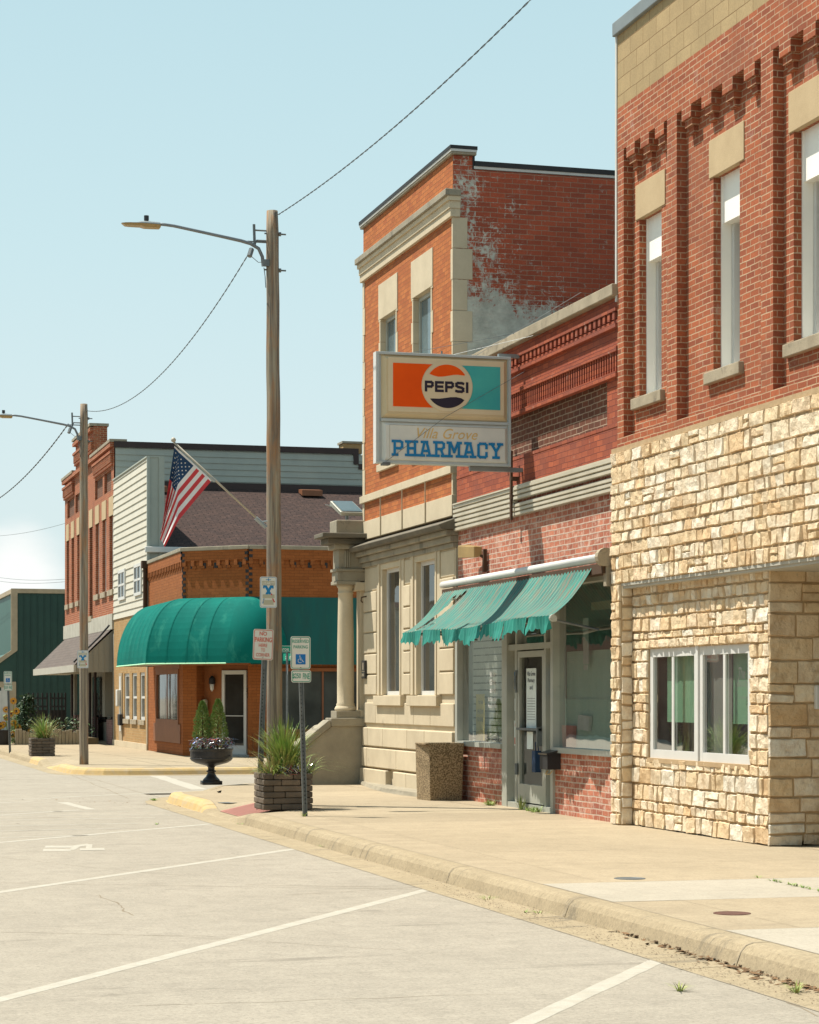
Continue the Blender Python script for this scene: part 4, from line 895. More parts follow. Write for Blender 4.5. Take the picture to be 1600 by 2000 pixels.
corb(f1,ya,yc); corb(f2,.02,Lc-.02); corb(f3,xc,24)
link('brick_wall',b,'brick_brown',T)
b=B()
def chk(fr,u,sg,z0=4.12,z1=5.3):
    z=z0;k=0
    while z<z1-.05: b.box(fr,u,u+sg*.09,z,z+.075,0,.05 if z>5 else .012); z+=.15
for z_off,(fr,u,sg) in enumerate(((f2,0,1),(f2,Lc,-1))): chk(fr,u,sg)
chk(f3,xc,1,4.12+.075); chk(f1,ya,1,4.12+.075)
for fr,a,c in ((f2,.25,Lc-.15),(f3,xc+.3,24)):
    u=a
    while u<c: b.box(fr,u,u+.10,4.86,4.99,0,.022); u+=.36 if fr is f2 else .4
link('dark_bricks',b,'black',T)
b=B(); b.box(f1,ya,yc,5.3,5.40,-.3,.07); b.prism(Fr((0,0,0),(1,0,0),(0,0,1)),[],0,0) if 0 else None
b.box(f2,-.03,Lc+.03,5.301,5.401,-.3,.07); b.box(f3,xc,24,5.3,5.40,-.3,.07); link('coping',b,'limestone_grey',T,bev=.015)
b=B(); i=0; b.face([(9.4,ya,5.2),(xc+.1,yq+.2,5.2),(24,yq+.2,5.2),(24,yc,5.2),(9.4,yc,5.2)]); link('roof',b,'black',T)
o=win(T,f1,yF(350),yF(306),.93,2.35,'trim_brown','glass_grey',fw=.12,mull=((yF(328)),),w=.03,gw=-.02,fd=.1)
b=B(); b.box(f1,yF(354),yF(302),.45,.93,-.02,.03); b.box(f1,yF(352),yF(304),2.35,2.75,-.02,.02); link('panel',b,'trim_brown',T)
# recessed doorway in the cut corner
b=B(); b.wall(f2,.42,Lc,.15,2.42,[(.98,1.72,.2,2.3)],.05,-.35); b.box(f2,0,Lc,2.42,2.50,-.35,.01); b.box(f2,.42,.98,.15,2.4,-.38,-.345); link('wood_panelling',b,'wood_brown',T)
b=B()
for k in range(26): b.box(f2,.44+k*.055,.446+k*.055,2.5,2.72,0,.012)
for k in range(40): b.box(f3,xc+.1+k*.11,xc+.11+k*.11,2.36,2.72,0,.012); b.box(f3,xc+.1+k*.11,xc+.11+k*.11,.3,.72,0,.012)
link('grooves',b,'trim_brown',T)
b=B(); b.box(f3,xc+.35,24,2.28,2.36,0,.05); b.box(f3,xc+.35,24,.70,.76,0,.05); link('fascia_board',b,'wood_brown',T)
b=B(); 
for a,c,z0,z1 in ((.98,1.06,.2,2.3),(1.64,1.72,.2,2.3),(1.06,1.64,2.2,2.3),(1.06,1.64,.2,.42),(1.06,1.64,1.15,1.17)): b.box(f2,a,c,z0,z1,-.36,-.30)
dr=link('door',b,'white_paint',T)
b=B(); b.wall(f2,1.06,1.64,.42,2.2,(),0,-.34); link('pane',b,'glass_dark',dr)
b=B(); b.box(f2,1.74,1.79,1.75,1.85,-.3,-.27); b.box(f2,1.76,1.78,1.6,1.75,-.3,-.28); link('handle',b,'dirt_brown',dr)
b=B(); b.box(f2,.9,Lc,.15,.2,-.35,.1); link('threshold',b,'lamp_grey',T)
o=win(T,f3,11.3,14.6,.75,2.35,'trim_brown','glass_grey',fw=.08,mull=(12.6,),w=-.02,gw=-.06)
t=thing('wall_lantern','small dark wall lantern with a white shade beside the glass door','lamp',tuple(f2(.72,1.75,-.34)))
b=B(); c_=f2(.72,0,-.25); b.lathe([(.03,2.16),(.075,2.1),(.085,1.98),(.07,1.96)],(c_.x,c_.y,0),12); b.tube([f2(.72,2.1,-.34),f2(.72,2.16,-.25)],.02); link('lamp_cap',b,'black',t)
b=B(); b.lathe([(.06,1.96),(.045,1.82),(.015,1.78)],(c_.x,c_.y,0),12); link('lamp_shade',b,'white_paint',t,smooth=True)
b=B(); b.box(f2,.30,.48,1.05,1.45,-.3,-.24) if 0 else None
c_=f2(.52,0,-.22); b.lathe([(.05,1.2),(.08,1.3),(.07,1.42),(.085,1.52),(.05,1.58)],(c_.x,c_.y,0),10); tag(link('wall_ornament',b,'sill_stone',smooth=True),'pale carved ornament hanging on the wall above the small cone shrubs','ornament')
# wraparound barrel awning
T=thing('barrel_awning','large rounded green fabric awning wrapping the corner of the brown brick shop','awning',(9.3,55,2.4))
ye=59.6; hw,PJ,zb=1.66,1.0,2.46
path=[(9.3,ye),(9.3,ya),(xc,yq),(24,yq)]
def mit(i,d):
    p=[Vector(q) for q in path]; 
    def nrm(a,c): t=(c-a).normalized(); return Vector((t.y,-t.x))*-1
    if i==0: n=nrm(p[0],p[1]); return p[0]-n*-d if 0 else p[0]+Vector((-1,0))*d
    if i==len(p)-1: return p[i]+Vector((0,-1))*d
    if i==2: return p[2]+Vector((-.7071,-.7071))*d
    n1={1:Vector((-1,0)),2:Vector((-1,-1)).normalized()}[i]; n2={1:Vector((-1,-1)).normalized(),2:Vector((0,-1))}[i]
    h=(n1+n2).normalized(); return p[i]+h*(d/h.dot(n1))
b=B(); sb=B(); NA=14
for k in range(2):
    n=(56,32)[k]
    for j in range(n):
        def pt(t,a):
            ph_=(t*{0:7,1:4}[k])%1; sg=1-.035*math.sin(math.pi*ph_)*math.sin(2*a)*.6; d=PJ*math.sin(a)*sg; z=zb+hw*math.cos(a)*sg; A=mit(k,d); C=mit(k+1,d); q=A+(C-A)*t
            return Vector((q.x,q.y,z))
        pitch={0:6,1:4,2:11}[k]
        t0,t1=j/n,(j+1)/n
        for a in range(NA):
            a0,a1=math.pi/2*a/NA,math.pi/2*(a+1)/NA
            def bul(t): return 1
            b.face([pt(t0,a0),pt(t1,a0),pt(t1,a1),pt(t0,a1)])
        # rib seams
        if j% max(1,n//({0:7,1:4,2:11}[k]))==0:
            for a in range(NA):
                a0,a1=math.pi/2*a/NA,math.pi/2*(a+1)/NA; e=.02/ (1.6*max(.5,(Vector(path[k+1])-Vector(path[k])).length))
                A1,A2,A3,A4=pt(t0,a0),pt(t0+e,a0),pt(t0+e,a1),pt(t0,a1); up=Vector((0,0,.012)); o_={0:Vector((-.012,0,0)),1:Vector((-.009,-.009,0)),2:Vector((0,-.012,0))}[k]+Vector((0,0,.006))
                sb.face([A1+o_,A2+o_,A3+o_,A4+o_])
e_=[(9.3-PJ*math.sin(math.pi/2*a/NA),ye,zb+hw*math.cos(math.pi/2*a/NA)) for a in range(NA+1)]+[(9.3,ye,zb)]
b.face(e_); bm_=link('cloth',b,'awning_green',T,smooth=True); 
md=bm_.modifiers.new('w','EDGE_SPLIT'); md.split_angle=R(30)
def dome(t,a): th=R(225+135*t); d=PJ*math.sin(a); return Vector((xc+d*math.cos(th),yq+d*math.sin(th),zb+hw*math.cos(a)))
def chm(t,a):  # last straight rib of the cut corner, square to it
    d=PJ*math.sin(a); return Vector((xc-.7071*d,yq-.7071*d,zb+hw*math.cos(a)))
link('seam',sb,'awning_green',T,recalc=False)
b=B(); b.grid(lambda u,v: dome(u,v*math.pi/2),18,14); link('rounded_end',b,'awning_green',T,smooth=True)
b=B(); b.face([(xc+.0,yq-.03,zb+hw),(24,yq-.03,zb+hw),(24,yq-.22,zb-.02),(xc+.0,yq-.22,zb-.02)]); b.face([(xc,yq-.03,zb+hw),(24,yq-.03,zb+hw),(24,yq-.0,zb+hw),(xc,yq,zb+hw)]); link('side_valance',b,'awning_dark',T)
b=B(); pts=[mit(i,PJ) for i in range(4)]; 
for i in range(2): b.face([(*pts[i],zb+.02),(*pts[i+1],zb+.02),(*path[i+1],zb+.02),(*path[i],zb+.02)])
b.face([(xc,yq,zb+.02)]+[tuple(dome(t/8,math.pi/2)+Vector((0,0,.02))) for t in range(9)]); link('lining',b,'soffit',T)
b=B(); 
for i in range(2): b.tube([(*pts[i],zb),(*pts[i+1],zb)],.018,6)
link('edge_tube',b,'blind_green',T)
# ================================================================== 5 CREAM SIDED BUILDING
T=thing('sided_building','cream clapboard fronted building over buff brick with a brown shingle roof','building',(9.3,64,0))
y0,y1=yc,67.4; zt_=8.28
b=B()
def siding(fr,a,c,z0,z1,h=.2,holes=()):
    z=z0
    while z<z1-.01:
        z2=min(z+h,z1); segs=[(a,c)]
        for H in holes:
            if H[2]<z+h/2<H[3]: segs=[s for p,q in segs for s in ((p,min(q,H[0])),(max(p,H[1]),q)) if s[1]>s[0]+.01]
        for p,q in segs:
            b.face([fr(p,z,.028),fr(q,z,.028),fr(q,z2,.004),fr(p,z2,.004)]); b.face([fr(p,z,0),fr(q,z,0),fr(q,z,.028),fr(p,z,.028)])
        z=z2
w1=(yF(247),yF(234),zF(240,1172),zF(240,1113)); w2=(yF(279),yF(265),zF(272,1163),zF(272,1101))
siding(F,y0+.05,y1,4.0,zt_,.2,[w1,w2]); link('clapboard',b,'cream_siding',T)
b=B(); b.wall(sy(y0+.02),9.3,9.75,5.2,zt_); b.box(F,y0-.02,y0+.08,4.05,zt_+.02,-.05,.035); b.box(sy(y0+.02),9.60,9.75,5.4,zt_,0,.04); b.box(F,y0,y1,zt_,zt_+.04,-.45,.05); b.wall(fx(9.75),y0,y1,5,zt_); b.face([(9.3,y0+.02,zt_),(9.75,y0+.02,zt_),(9.75,y1,zt_),(9.3,y1,zt_)]); link('corner_board',b,'grey_siding',T)
for q in (w1,w2): win(T,F,q[0],q[1],q[2],q[3],'white_paint','glass_dark',fw=.09,mull=((q[0]+q[1])/2,),rails=((q[2]+q[3])/2,),w=.06,gw=.034,fd=.06)
bh=[(yF(262),yF(252),.95,2.35),(yF(273.5),yF(263.5),.95,2.35),(yF(286),yF(275),.95,2.35)]
dwn=[(yF(253),yF(243),.98,2.33),(yF(267.5),yF(258),.98,2.33),(yF(283),yF(273.5),.98,2.33)]
b=B(); b.wall(F,y0,y1,.3,4.0,dwn,.12); link('brick_wall',b,'brick_buff',T)
for q in dwn: win(T,F,q[0],q[1],q[2],q[3],'white_paint','glass_grey',fw=.09,rails=(1.62,),w=-.03,gw=-.07,sill=(q[0]-.1,q[1]+.1,q[2]-.14,q[2],.05,'sill_stone'))
b=B(); b.box(F,y0,y1,.15,.32,-.1,.05); link('plinth',b,'limestone',T)
b=B(); b.box(F,yF(240),yF(234),.32,2.35,-.1,.03); b.box(F,y0-.02,y0+.18,.15,4.0,-.02,.03); link('door_frame',b,'trim_tan',T)
b=B(); b.box(F,yF(238.5),yF(235.5),.6,2.25,-.0,.04); link('door',b,'white_paint',T)
zr0,zr1=5.78,8.12
b=B(); b.face([(9.35,y0+.0,zr0),(30,y0+.0,zr0),(30,67.3,zr1),(9.35,67.3,zr1)]); link('roof',b,'shingle_brown',T)
b=B(); b.cube(9.2,30,y0-.12,y0-.0,zr0-.14,zr0+.02); link('gutter',b,'white_paint',T,bev=.02)
b=B(); b.face([(9.35,y0+.1,4.5),(30,y0+.1,4.5),(30,y0+.1,zr0),(9.35,y0+.1,zr0)]); link('side_wall',b,'limestone',T)
b=B(); b.box(sy(67.28),9.7,19.9,zr1-.03,zr1+.18,0,.03); link('flashing',b,'dark_brown',T)
for px_ in (303,606):
    x_=xY(px_,66.6); b=B(); b.hexa([(x_-.3,66.4,7.88),(x_+.35,66.4,7.88),(x_+.35,66.9,8.02),(x_-.3,66.9,8.02),(x_-.3,66.4,8.06),(x_+.35,66.4,8.06),(x_+.35,66.9,8.12),(x_-.3,66.9,8.12)]); link('roof_vent',b,'trim_brown',T)
t=thing('downpipe','dark rusty downpipe between the cream siding and the brown brick shop','pipe',(9.25,60.45,0)); b=B(); b.tube([(9.2,60.42,5.3),(9.2,60.42,3.0)],.06); b.cube(9.1,9.3,60.3,60.55,5.2,5.4); link('pipe',b,'dirt_brown',t)
t=thing('mail_box','black mailbox on the buff brick beside the narrow white windows','mailbox',(9.2,yF(240.5),1.0)); b=B(); b.box(F,yF(242.5),yF(238.5),.78,1.12,.03,.14); link('box',b,'black',t,bev=.02)
t=thing('meter_box','white utility box on the buff brick wall above the black mailbox','box',(9.2,yF(237.5),1.4)); b=B(); b.box(F,yF(238.5),yF(235.5),1.35,1.85,.04,.15); link('box',b,'white_trim',t,bev=.02)
# ================================================================== 6 RED BRICK TWO-STOREY FAR BUILDING
T=thing('brick_building','far two-storey red brick building with raised centre parapet and shingled shop canopy','building',(9.3,73,0))
y0,y1=67.4,yF(127); zt_=9.48
hl=[]
for a,c,t_,bt in ((214,222,1004,1144),(200.3,207.6,1012,1150),(187,193.8,1020,1156),(175,181,1027,1187),(151,155.5,1042,1168),(140,145,1050,1172),(130.4,135,1056,1175)):
    hl.append((yF(c),yF(a),zF(c,bt),7.25))
hl=[(a,c,4.95 if i!=3 else 4.3,7.25) for i,(a,c,_,_) in enumerate(hl)]
b=B(); b.wall(F,y0,y1,4.2,8.0,hl,.18); b.wall(F,y0,y1,8.75,zt_)
ps=[(68.0,69.6),(70.0,71.9),(75.2,77.2),(77.5,79.6)]
b.wall(F,y0,y1,8.0,8.75,[(a,c,8.05,8.7) for a,c in ps],.08)
yr0,yr1=yF(183),yF(148); b.wall(F,yr0,yr1,zt_,10.55); b.face([(9.3,yr0,zt_),(9.75,yr0,zt_),(9.75,yr0,10.55),(9.3,yr0,10.55)]); b.face([(9.75,yr0,zt_),(9.75,yr1,zt_),(9.75,yr1,10.55),(9.75,yr0,10.55)])
b.face([(9.3,y0,8.75),(9.31,y0,8.75),(9.31,y0,zt_),(9.3,y0,zt_)])
def ctab(a,c,z):
    b.box(F,a,c,z+.28,z+.36,0,.12)
    u=a+.05
    while u<c-.1: 
        b.box(F,u,u+.12,z,z+.28,0,.10); u+=.24
    b.box(F,a,c,z-.08,z,0,.06); b.box(F,a,c,z+.13,z+.17,0,.06)
ctab(67.5,71.9,8.86); ctab(yr1+.3,y1,8.86); ctab(yr0,yr1,9.78); b.box(F,y0,y1,zt_-.14,zt_,0,.12); b.box(F,yr0,yr1,10.38,10.5,0,.12)
link('brick_wall',b,'brick_red',T)
b=B(); 
for a,c in ps: b.wall(F,a,c,8.05,8.7,(),0,-.078)
link('brick_panel',b,'brick_rough',T)
b=B(); b.box(F,y0-.03,yr0,zt_,zt_+.09,-.4,.14); b.box(F,yr1,y1+.05,zt_,zt_+.09,-.4,.14); b.box(F,yr0-.03,yr1+.03,10.55,10.64,-.5,.14); link('coping',b,'limestone_grey',T)
for i,(a,c,z0,z1) in enumerate(hl):
    win(T,F,a,c,z0,z1,'white_board' if i!=3 else 'black','glass_dark',fw=.07,rails=((z0+z1)/2+.1,),w=-.1,gw=-.14,sill=(a-.12,c+.12,z0-.18,z0,.07,'sill_stone'),lintel=(a-.05,c+.05,7.25,7.85,.02,'lintel_tan'))
b=B(); b.box(F,y0,y1,3.72,4.2,-.05,.06); link('sign_band',b,'rust_white',T)
b=B(); b.face([(8.13,y0+.3,2.62),(8.13,y1-.5,2.62),(9.25,y1-.5,3.72),(9.25,y0+.3,3.72)]); b.face([(8.13,y0+.3,2.56),(8.13,y1-.5,2.56),(9.25,y1-.5,3.66),(9.25,y0+.3,3.66)]); link('canopy_roof',b,'shingle_grey',T)
b=B(); b.face([(8.18,y0+.31,2.4),(9.3,y0+.31,2.4),(9.3,y0+.31,3.68),(8.18,y0+.31,2.62)])
for k in range(6): b.box(sy(y0+.31),8.35+k*.17,8.36+k*.17,2.4,2.74+k*.16,0,.012)
link('gable_board',b,'beige_board',T)
b=B(); b.cube(8.1,8.17,y0+.28,y1-.5,2.40,2.62); b.face([(8.17,y0+.31,2.42),(9.3,y0+.31,2.42),(9.3,y1-.5,2.42),(8.17,y1-.5,2.42)]); link('canopy_fascia',b,'soffit',T)
b=B(); b.tube([(9.2,y0+.3,3.85),(8.9,y0+.28,3.5),(8.4,y0+.28,3.0),(8.1,y0+.28,2.7)],.03); link('cable',b,'black',T)
b=B(); b.wall(fx(9.9),y0,y1,.15,3.8); b.wall(F,72.6,73.2,.15,2.5,(),0); b.box(F,69.5,70.1,1.0,2.5,-.3,0); b.wall(F,y0,y0+.25,.15,3.7); b.box(F,77.5,78.6,.15,2.5,-.1,0); link('shopfront',b,'beige_board',T)
b=B(); b.wall(fx(9.86),67.8,69.4,.6,2.3); b.wall(fx(9.86),70.2,72.2,.2,2.3); b.wall(fx(9.86),73.4,77.3,.8,2.3); link('pane',b,'glass_dark',T)
b=B(); 
for yy in (70.3,71.6,74.0,76.5): b=B(); b.tube([(9.1,yy,.15),(9.1,yy,2.5)],.045); link('post',b,'dark_brown',T)
b=B(); b.box(F,67.7,69.0,.15,.92,-.45,.02); b.box(F,69.05,70.0,.15,.92,-.5,-.2); b.box(F,74.2,76.3,.15,.95,-.4,.05); b.box(F,76.4,77.6,.15,1.0,-.4,.1); link('brick_base',b,'brick_pier',T)
b=B(); shell(b,9.95,24,y0+.2,y1,0,zt_-.3); link('side_walls',b,'room_dark',T); roofp(T,9.4,24,y0,y1,9.3)
# upper side wall of this building, clad in grey boards
b=B(); siding(sy(y0),9.34,xY(704,y0)+4,8.15,9.32,.19); b.wall(sy(y0),9.34,24,4.,8.2); link('side_cladding',b,'grey_siding',T)
xe=xY(700,y0); b=B(); b.box(sy(y0),9.3,xe,9.32,9.50,-.1,.06); b.box(sy(y0),xe-.16,xe,9.0,9.32,-.1,.06); b.box(sy(y0),xe,24,8.85,9.02,-.1,.06); link('eaves_board',b,'dark_brown',T)
x_=xY(684,68.2); t=thing('chimney','short pale brick chimney standing on the flat roof behind the utility pole','chimney',(x_,68.2,9.4)); b=B(); b.cube(x_-.3,x_+.32,67.9,68.5,9.4,9.72); link('stack',b,'brick_buff',t); b=B(); b.cube(x_-.34,x_+.36,67.86,68.54,9.72,9.79); link('cap',b,'limestone_grey',t)
b=B(); x_=xY(400,70); b.cube(x_-.3,x_+.3,70,70.4,9.3,9.68); tag(link('roof_vent',b,'lamp_grey',bev=.04),'low metal roof cap on the skyline right of the flag','vent')
b=B(); x_=xY(237,70); b.cube(x_-.3,x_+.2,70,70.4,9.3,9.72); tag(link('roof_vent',b,'lamp_grey',bev=.06),'low metal roof cap at the left end of the flat roof','vent')
# ================================================================== 7 GREEN METAL BUILDING
T=thing('metal_building','dark green ribbed metal building with tan trim at the far left','building',(9.3,100,0))
yg=99.; fg=sy(yg); xg=xY(27,yg); xr=xg+16; zg=zY(28,1153,yg)
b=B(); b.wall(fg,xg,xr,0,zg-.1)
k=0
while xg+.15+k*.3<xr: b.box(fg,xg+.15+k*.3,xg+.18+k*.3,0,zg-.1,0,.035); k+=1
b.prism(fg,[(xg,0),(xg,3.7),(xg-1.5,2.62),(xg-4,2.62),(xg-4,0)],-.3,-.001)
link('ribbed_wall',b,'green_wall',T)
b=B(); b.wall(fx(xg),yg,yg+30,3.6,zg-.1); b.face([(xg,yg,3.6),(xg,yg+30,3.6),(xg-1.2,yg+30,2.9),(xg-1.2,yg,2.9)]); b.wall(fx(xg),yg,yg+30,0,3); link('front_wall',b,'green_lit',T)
b=B(); b.box(fg,xg-.12,xr,zg-.12,zg+.08,-.05,.08); b.box(fx(xg),yg,yg+30,zg-.12,zg+.08,-.05,.08); b.box(fg,xg-.12,xg+.16,3.7,zg-.12,-.05,.08); b.prism(fg,[(xg+.16,3.7),(xg-.12,3.7),(xg-1.6,2.7),(xg-1.6,2.4)],-.05,.08)
b.box(fg,xg-.2,xg+.1,0,2.3,-.05,.06); b.box(fg,xg-.9,xg-.2,2.05,2.3,-.05,.06); link('trim',b,'trim_tan',T)
b=B(); b.box(fg,xg-.75,xg-.55,.5,1.9,-.1,.04); b.box(fg,xg-.55,xg-.2,0,2.05,-.1,.0); link('door',b,'white_trim',T)
# ================================================================== ACROSS THE STREET (seen mirrored in the glass)
for (a,c,h,m_) in ((-10,28,7,'brick_pier'),(28,54,6.6,'brick_rough'),(54,74,6.2,'brick_pier'),(74,96,6.8,'brick_rough'),(96,132,6.4,'brick_old'),(132,190,7.5,'brick_pier')):
    T=thing('opposite_building','low dark brick shop across the street mirrored in the shop windows','building',(-13,(a+c)/2,0),0,'shops across the street')
    b=B(); b.cube(-25,-13,a,c,0,h); link('brick_wall',b,m_,T); b=B(); b.cube(-13.3,-12.9,a,c,h,h+.15); link('coping',b,'limestone_grey',T)
# ================================================================== HANGING SIGN
SY=yF(1023,9.3); SX0=xY(735,SY); SX1=xY(997,SY); SZ0=zY(860,908,SY); SZ1=zY(860,692,SY)
T=thing('hanging_sign','hanging box sign with round emblem on red and teal above blue PHARMACY lettering','sign',(SX0,SY,SZ0)); T.rotation_euler=(0,0,0)
k=(SX1-SX0)/1425.; f0=Fr((SX0,SY,SZ0),(1,0,0),(0,-1,0))
def q(cx_,cy_): return ((cx_-50)*k,(1225-cy_)*k*(SZ1-SZ0)/(1155*k))
def qb(b,x0,x1,y0_,y1_,w0,w1): a=q(x0,y1_); c=q(x1,y0_); b.box(f0,a[0],c[0],a[1],c[1],w0,w1)
W_=1425*k; H_=SZ1-SZ0
b=B(); b.box(f0,.03,W_-.03,.03,H_-.03,-.09,-.0); link('cabinet',b,'panel_frame',T)
b=B(); 
for (a,c,d,e) in ((0,W_,0,.035),(0,W_,H_-.035,H_)): b.box(f0,a,c,d,e,-.11,.035)
for (a,c) in ((0,.035),(W_-.035,W_)): b.box(f0,a,c,.035,H_-.035,-.11,.033)
qb(b,95,1455,760,790,-.02,.034); link('frame',b,'panel_frame',T,bev=.004)
b=B(); b.box(f0,-.012,-.0,0,H_,-.11,.03)
link('side_strip',b,'white_paint',T)
def tray(b,x0,x1,y0_,y1_,ins,h):    # moulded plastic face: raised field with sloping border
    A=[q(x0,y1_),q(x1,y1_),q(x1,y0_),q(x0,y0_)]; C=[q(x0+ins,y1_-ins),q(x1-ins,y1_-ins),q(x1-ins,y0_+ins),q(x0+ins,y0_+ins)]
    for i in range(4): j=(i+1)%4; b.face([f0(*A[i],.002),f0(*A[j],.002),f0(*C[j],h),f0(*C[i],h)])
    b.face([f0(*c,h) for c in C])
b=B(); tray(b,100,1440,95,758,48,.045); E1=link('upper_face',b,'cream_plastic',T,bev=.006)
b=B(); qb(b,165,1395,125,690,.0455,.052); link('field',b,'cream_face',E1,bev=.003)
b=B(); tray(b,105,1450,792,1215,38,.045); E2=link('lower_face',b,'panel_grey',T,bev=.005)
cxm,cym,Rm=785,408,272
def arc(cx_,cy_,r,a0,a1,n): return [(cx_+r*math.cos(R(a0+(a1-a0)*i/n)),cy_+r*math.sin(R(a0+(a1-a0)*i/n))) for i in range(n+1)]
b=B(); aa=math.degrees(math.acos(-(cxm-610)/Rm))
pts=[(215,185)]+[p for p in [(cxm-math.sqrt(max(0,Rm**2-(yy-cym)**2)),yy) for yy in range(185,636,15)]]+[(215,635)]
b.prism(f0,[q(*p) for p in pts],.052,.056); link('red_field',b,'orange_face',E1)
b=B(); pts=[(1352,185)]+[(cxm+math.sqrt(max(0,Rm**2-(yy-cym)**2)),yy) for yy in range(185,640,15)]+[(1352,638)]
b.prism(f0,[q(*p) for p in pts],.052,.056); link('teal_field',b,'teal_face',E1)
b=B(); b.prism(f0,[q(*p) for p in arc(cxm,cym,Rm-6,0,354,59)],.0525,.062); link('roundel',b,'cream_face',E1)
r2=228; a0=math.degrees(math.atan2(290-cym,605-cxm)); a1=math.degrees(math.atan2(290-cym,965-cxm))
top=[(605,290)]+[(cxm+r2*.99*math.cos(R(t)),cym+r2*.99*math.sin(R(t))) for t in [a0+360*0+(a1-a0)*i/24 for i in range(25)]]+[(965,290),(900,284),(850,287),(800,297),(740,309),(690,312),(645,303)]
b=B(); b.prism(f0,[q(*p) for p in top],.062,.065); link('upper_wave',b,'orange_face',E1)
a0=math.degrees(math.atan2(545-cym,965-cxm)); a1=math.degrees(math.atan2(540-cym,605-cxm))
bot=[(cxm+r2*math.cos(R(a0+(a1-a0)*i/24)),cym+r2*math.sin(R(a0+(a1-a0)*i/24))) for i in range(25)]+[(640,541),(700,541),(760,532),(820,521),(880,518),(930,527)]
b=B(); b.prism(f0,[q(*p) for p in bot],.062,.065); link('lower_wave',b,'ink',E1)
def strokes(b,letters,x0,x1,yt,yb,gap,th,wts,serif=0):
    tot=sum(wts)+gap*(len(wts)-1); u=x0; sc=(x1-x0)/tot; e=[0]
    for L_,wt in zip(letters,wts):
        for poly in L_:
            for p,r in zip(poly,poly[1:]):
                tt=th
                P_=q(u+p[0]*wt*sc,yb+(yt-yb)*p[1]); Q_=q(u+r[0]*wt*sc,yb+(yt-yb)*r[1])
                d=Vector((Q_[0]-P_[0],Q_[1]-P_[1])).normalized()*tt*.5
                e[0]+=1; b.stroke(f0,(P_[0]-d.x*.9,P_[1]-d.y*.9),(Q_[0]+d.x*.9,Q_[1]+d.y*.9),tt,.062,.0655+.00006*e[0])
        u+=(wt+gap)*sc
h=.1
SB={'P':[[(.15,0.1),(.15,.9),(.72,.9),(.86,.8),(.86,.6),(.72,.48),(.2,.48)]],
'E':[[(.88,.9),(.15,.9),(.15,.1),(.88,.1)],[(.15,.5),(.82,.5)]],
'S':[[(.86,.86),(.7,.9),(.3,.9),(.15,.82),(.15,.64),(.3,.55),(.7,.46),(.86,.37),(.86,.18),(.7,.1),(.3,.1),(.13,.14)]],
'I':[[(.5,.1),(.5,.9)]]}
b=B(); strokes(b,[SB[c] for c in 'PEPSI'],545,1012,360,470,.12,.034,[1,1,1,1.05,.35]); link('emblem_lettering',b,'ink',E1)
SL={'P':[[(.22,.07),(.22,.93)],[(.04,.07),(.45,.07)],[(.04,.93),(.7,.93),(.88,.85),(.88,.58),(.7,.48),(.25,.48)]],
'H':[[(.22,.07),(.22,.93)],[(.8,.07),(.8,.93)],[(.04,.07),(.42,.07)],[(.04,.93),(.42,.93)],[(.6,.07),(.98,.07)],[(.6,.93),(.98,.93)],[(.22,.5),(.8,.5)]],
'A':[[(.18,.07),(.42,.93)],[(.86,.07),(.60,.93)],[(.2,.93),(.64,.93)],[(.0,.07),(.38,.07)],[(.64,.07),(1.02,.07)],[(.3,.36),(.72,.36)]],
'R':[[(.22,.07),(.22,.93)],[(.04,.07),(.42,.07)],[(.04,.93),(.7,.93),(.86,.85),(.86,.62),(.7,.5),(.25,.5)],[(.6,.5),(.84,.07)],[(.7,.07),(1.0,.07)]],
'M':[[(.16,.07),(.16,.93)],[(.86,.07),(.86,.93)],[(.0,.07),(.32,.07)],[(.70,.07),(1.02,.07)],[(.02,.93),(.24,.93),(.51,.35),(.78,.93),(1.0,.93)]],
'C':[[(.86,.66),(.86,.85),(.74,.93),(.3,.93),(.14,.83),(.14,.17),(.3,.07),(.74,.07),(.86,.15),(.86,.34)]],
'Y':[[(.5,.07),(.5,.48)],[(.14,.93),(.5,.46),(.86,.93)],[(-.02,.93),(.32,.93)],[(.66,.93),(1.0,.93)],[(.28,.07),(.72,.07)]]}
def strk2():
    b=B(); strokes(b,[SL[c] for c in 'PHARMACY'],207,1372,985,1148,.17,.034,[.95,1,1.05,1,1.15,1.05,.95,1.05]); 
    for i,v in enumerate(b.v): pass
    return b
b=strk2(); 
for v in b.v: v.y+= .010
link('lettering',b,'text_blue',E2)
b=B(); a=q(470,957); c=q(1112,848); textb(b,'Villa Grove',f0,a[0],c[0],a[1],c[1],.046,.001,.004,.35); link('script_lettering',b,'gold',E2)
b=B()
for x0,x1,y0_,y1_ in ((180,1410,826,829),(180,183,829,1165),(1407,1410,829,1165)): qb(b,x0,x1,y0_,y1_,.0455,.047)
link('border_line',b,'trim_tan',E2)
b=B(); b.box(f0,W_-.15,9.3-SX0+.02,H_+.0,H_+.05,-.10,-.03); b.box(f0,W_-.55,9.3-SX0+.02,-.06,-.005,-.10,-.03); link('bracket',b,'grey_metal',T)
b=B(); b.tube([f0(W_*.74,H_,-.1),f0(W_+.6,H_+.7,-.1+1.2)],.003,5); b.tube([f0(W_*.22,H_,-.1),f0(W_+.15,H_+.35,-.1)],.003,5); b.tube([f0(W_*.55,H_,-.1),f0(W_+.4,H_+.25,.9)],.003,5); b.tube([f0(.12,.02,.06),f0(W_*.5,H_*.43,.09),f0(W_+.15,H_*.86,.12),f0(W_+.25,H_*1.1,.3)],.0032,5); b.box(f0,.08,.18,-.025,.01,-.08,.05); b.tube([f0(W_*.5,H_,-.1),f0(W_*.5,H_+.06,-.1)],.012,6); link('guy_wire',b,'galv',T)
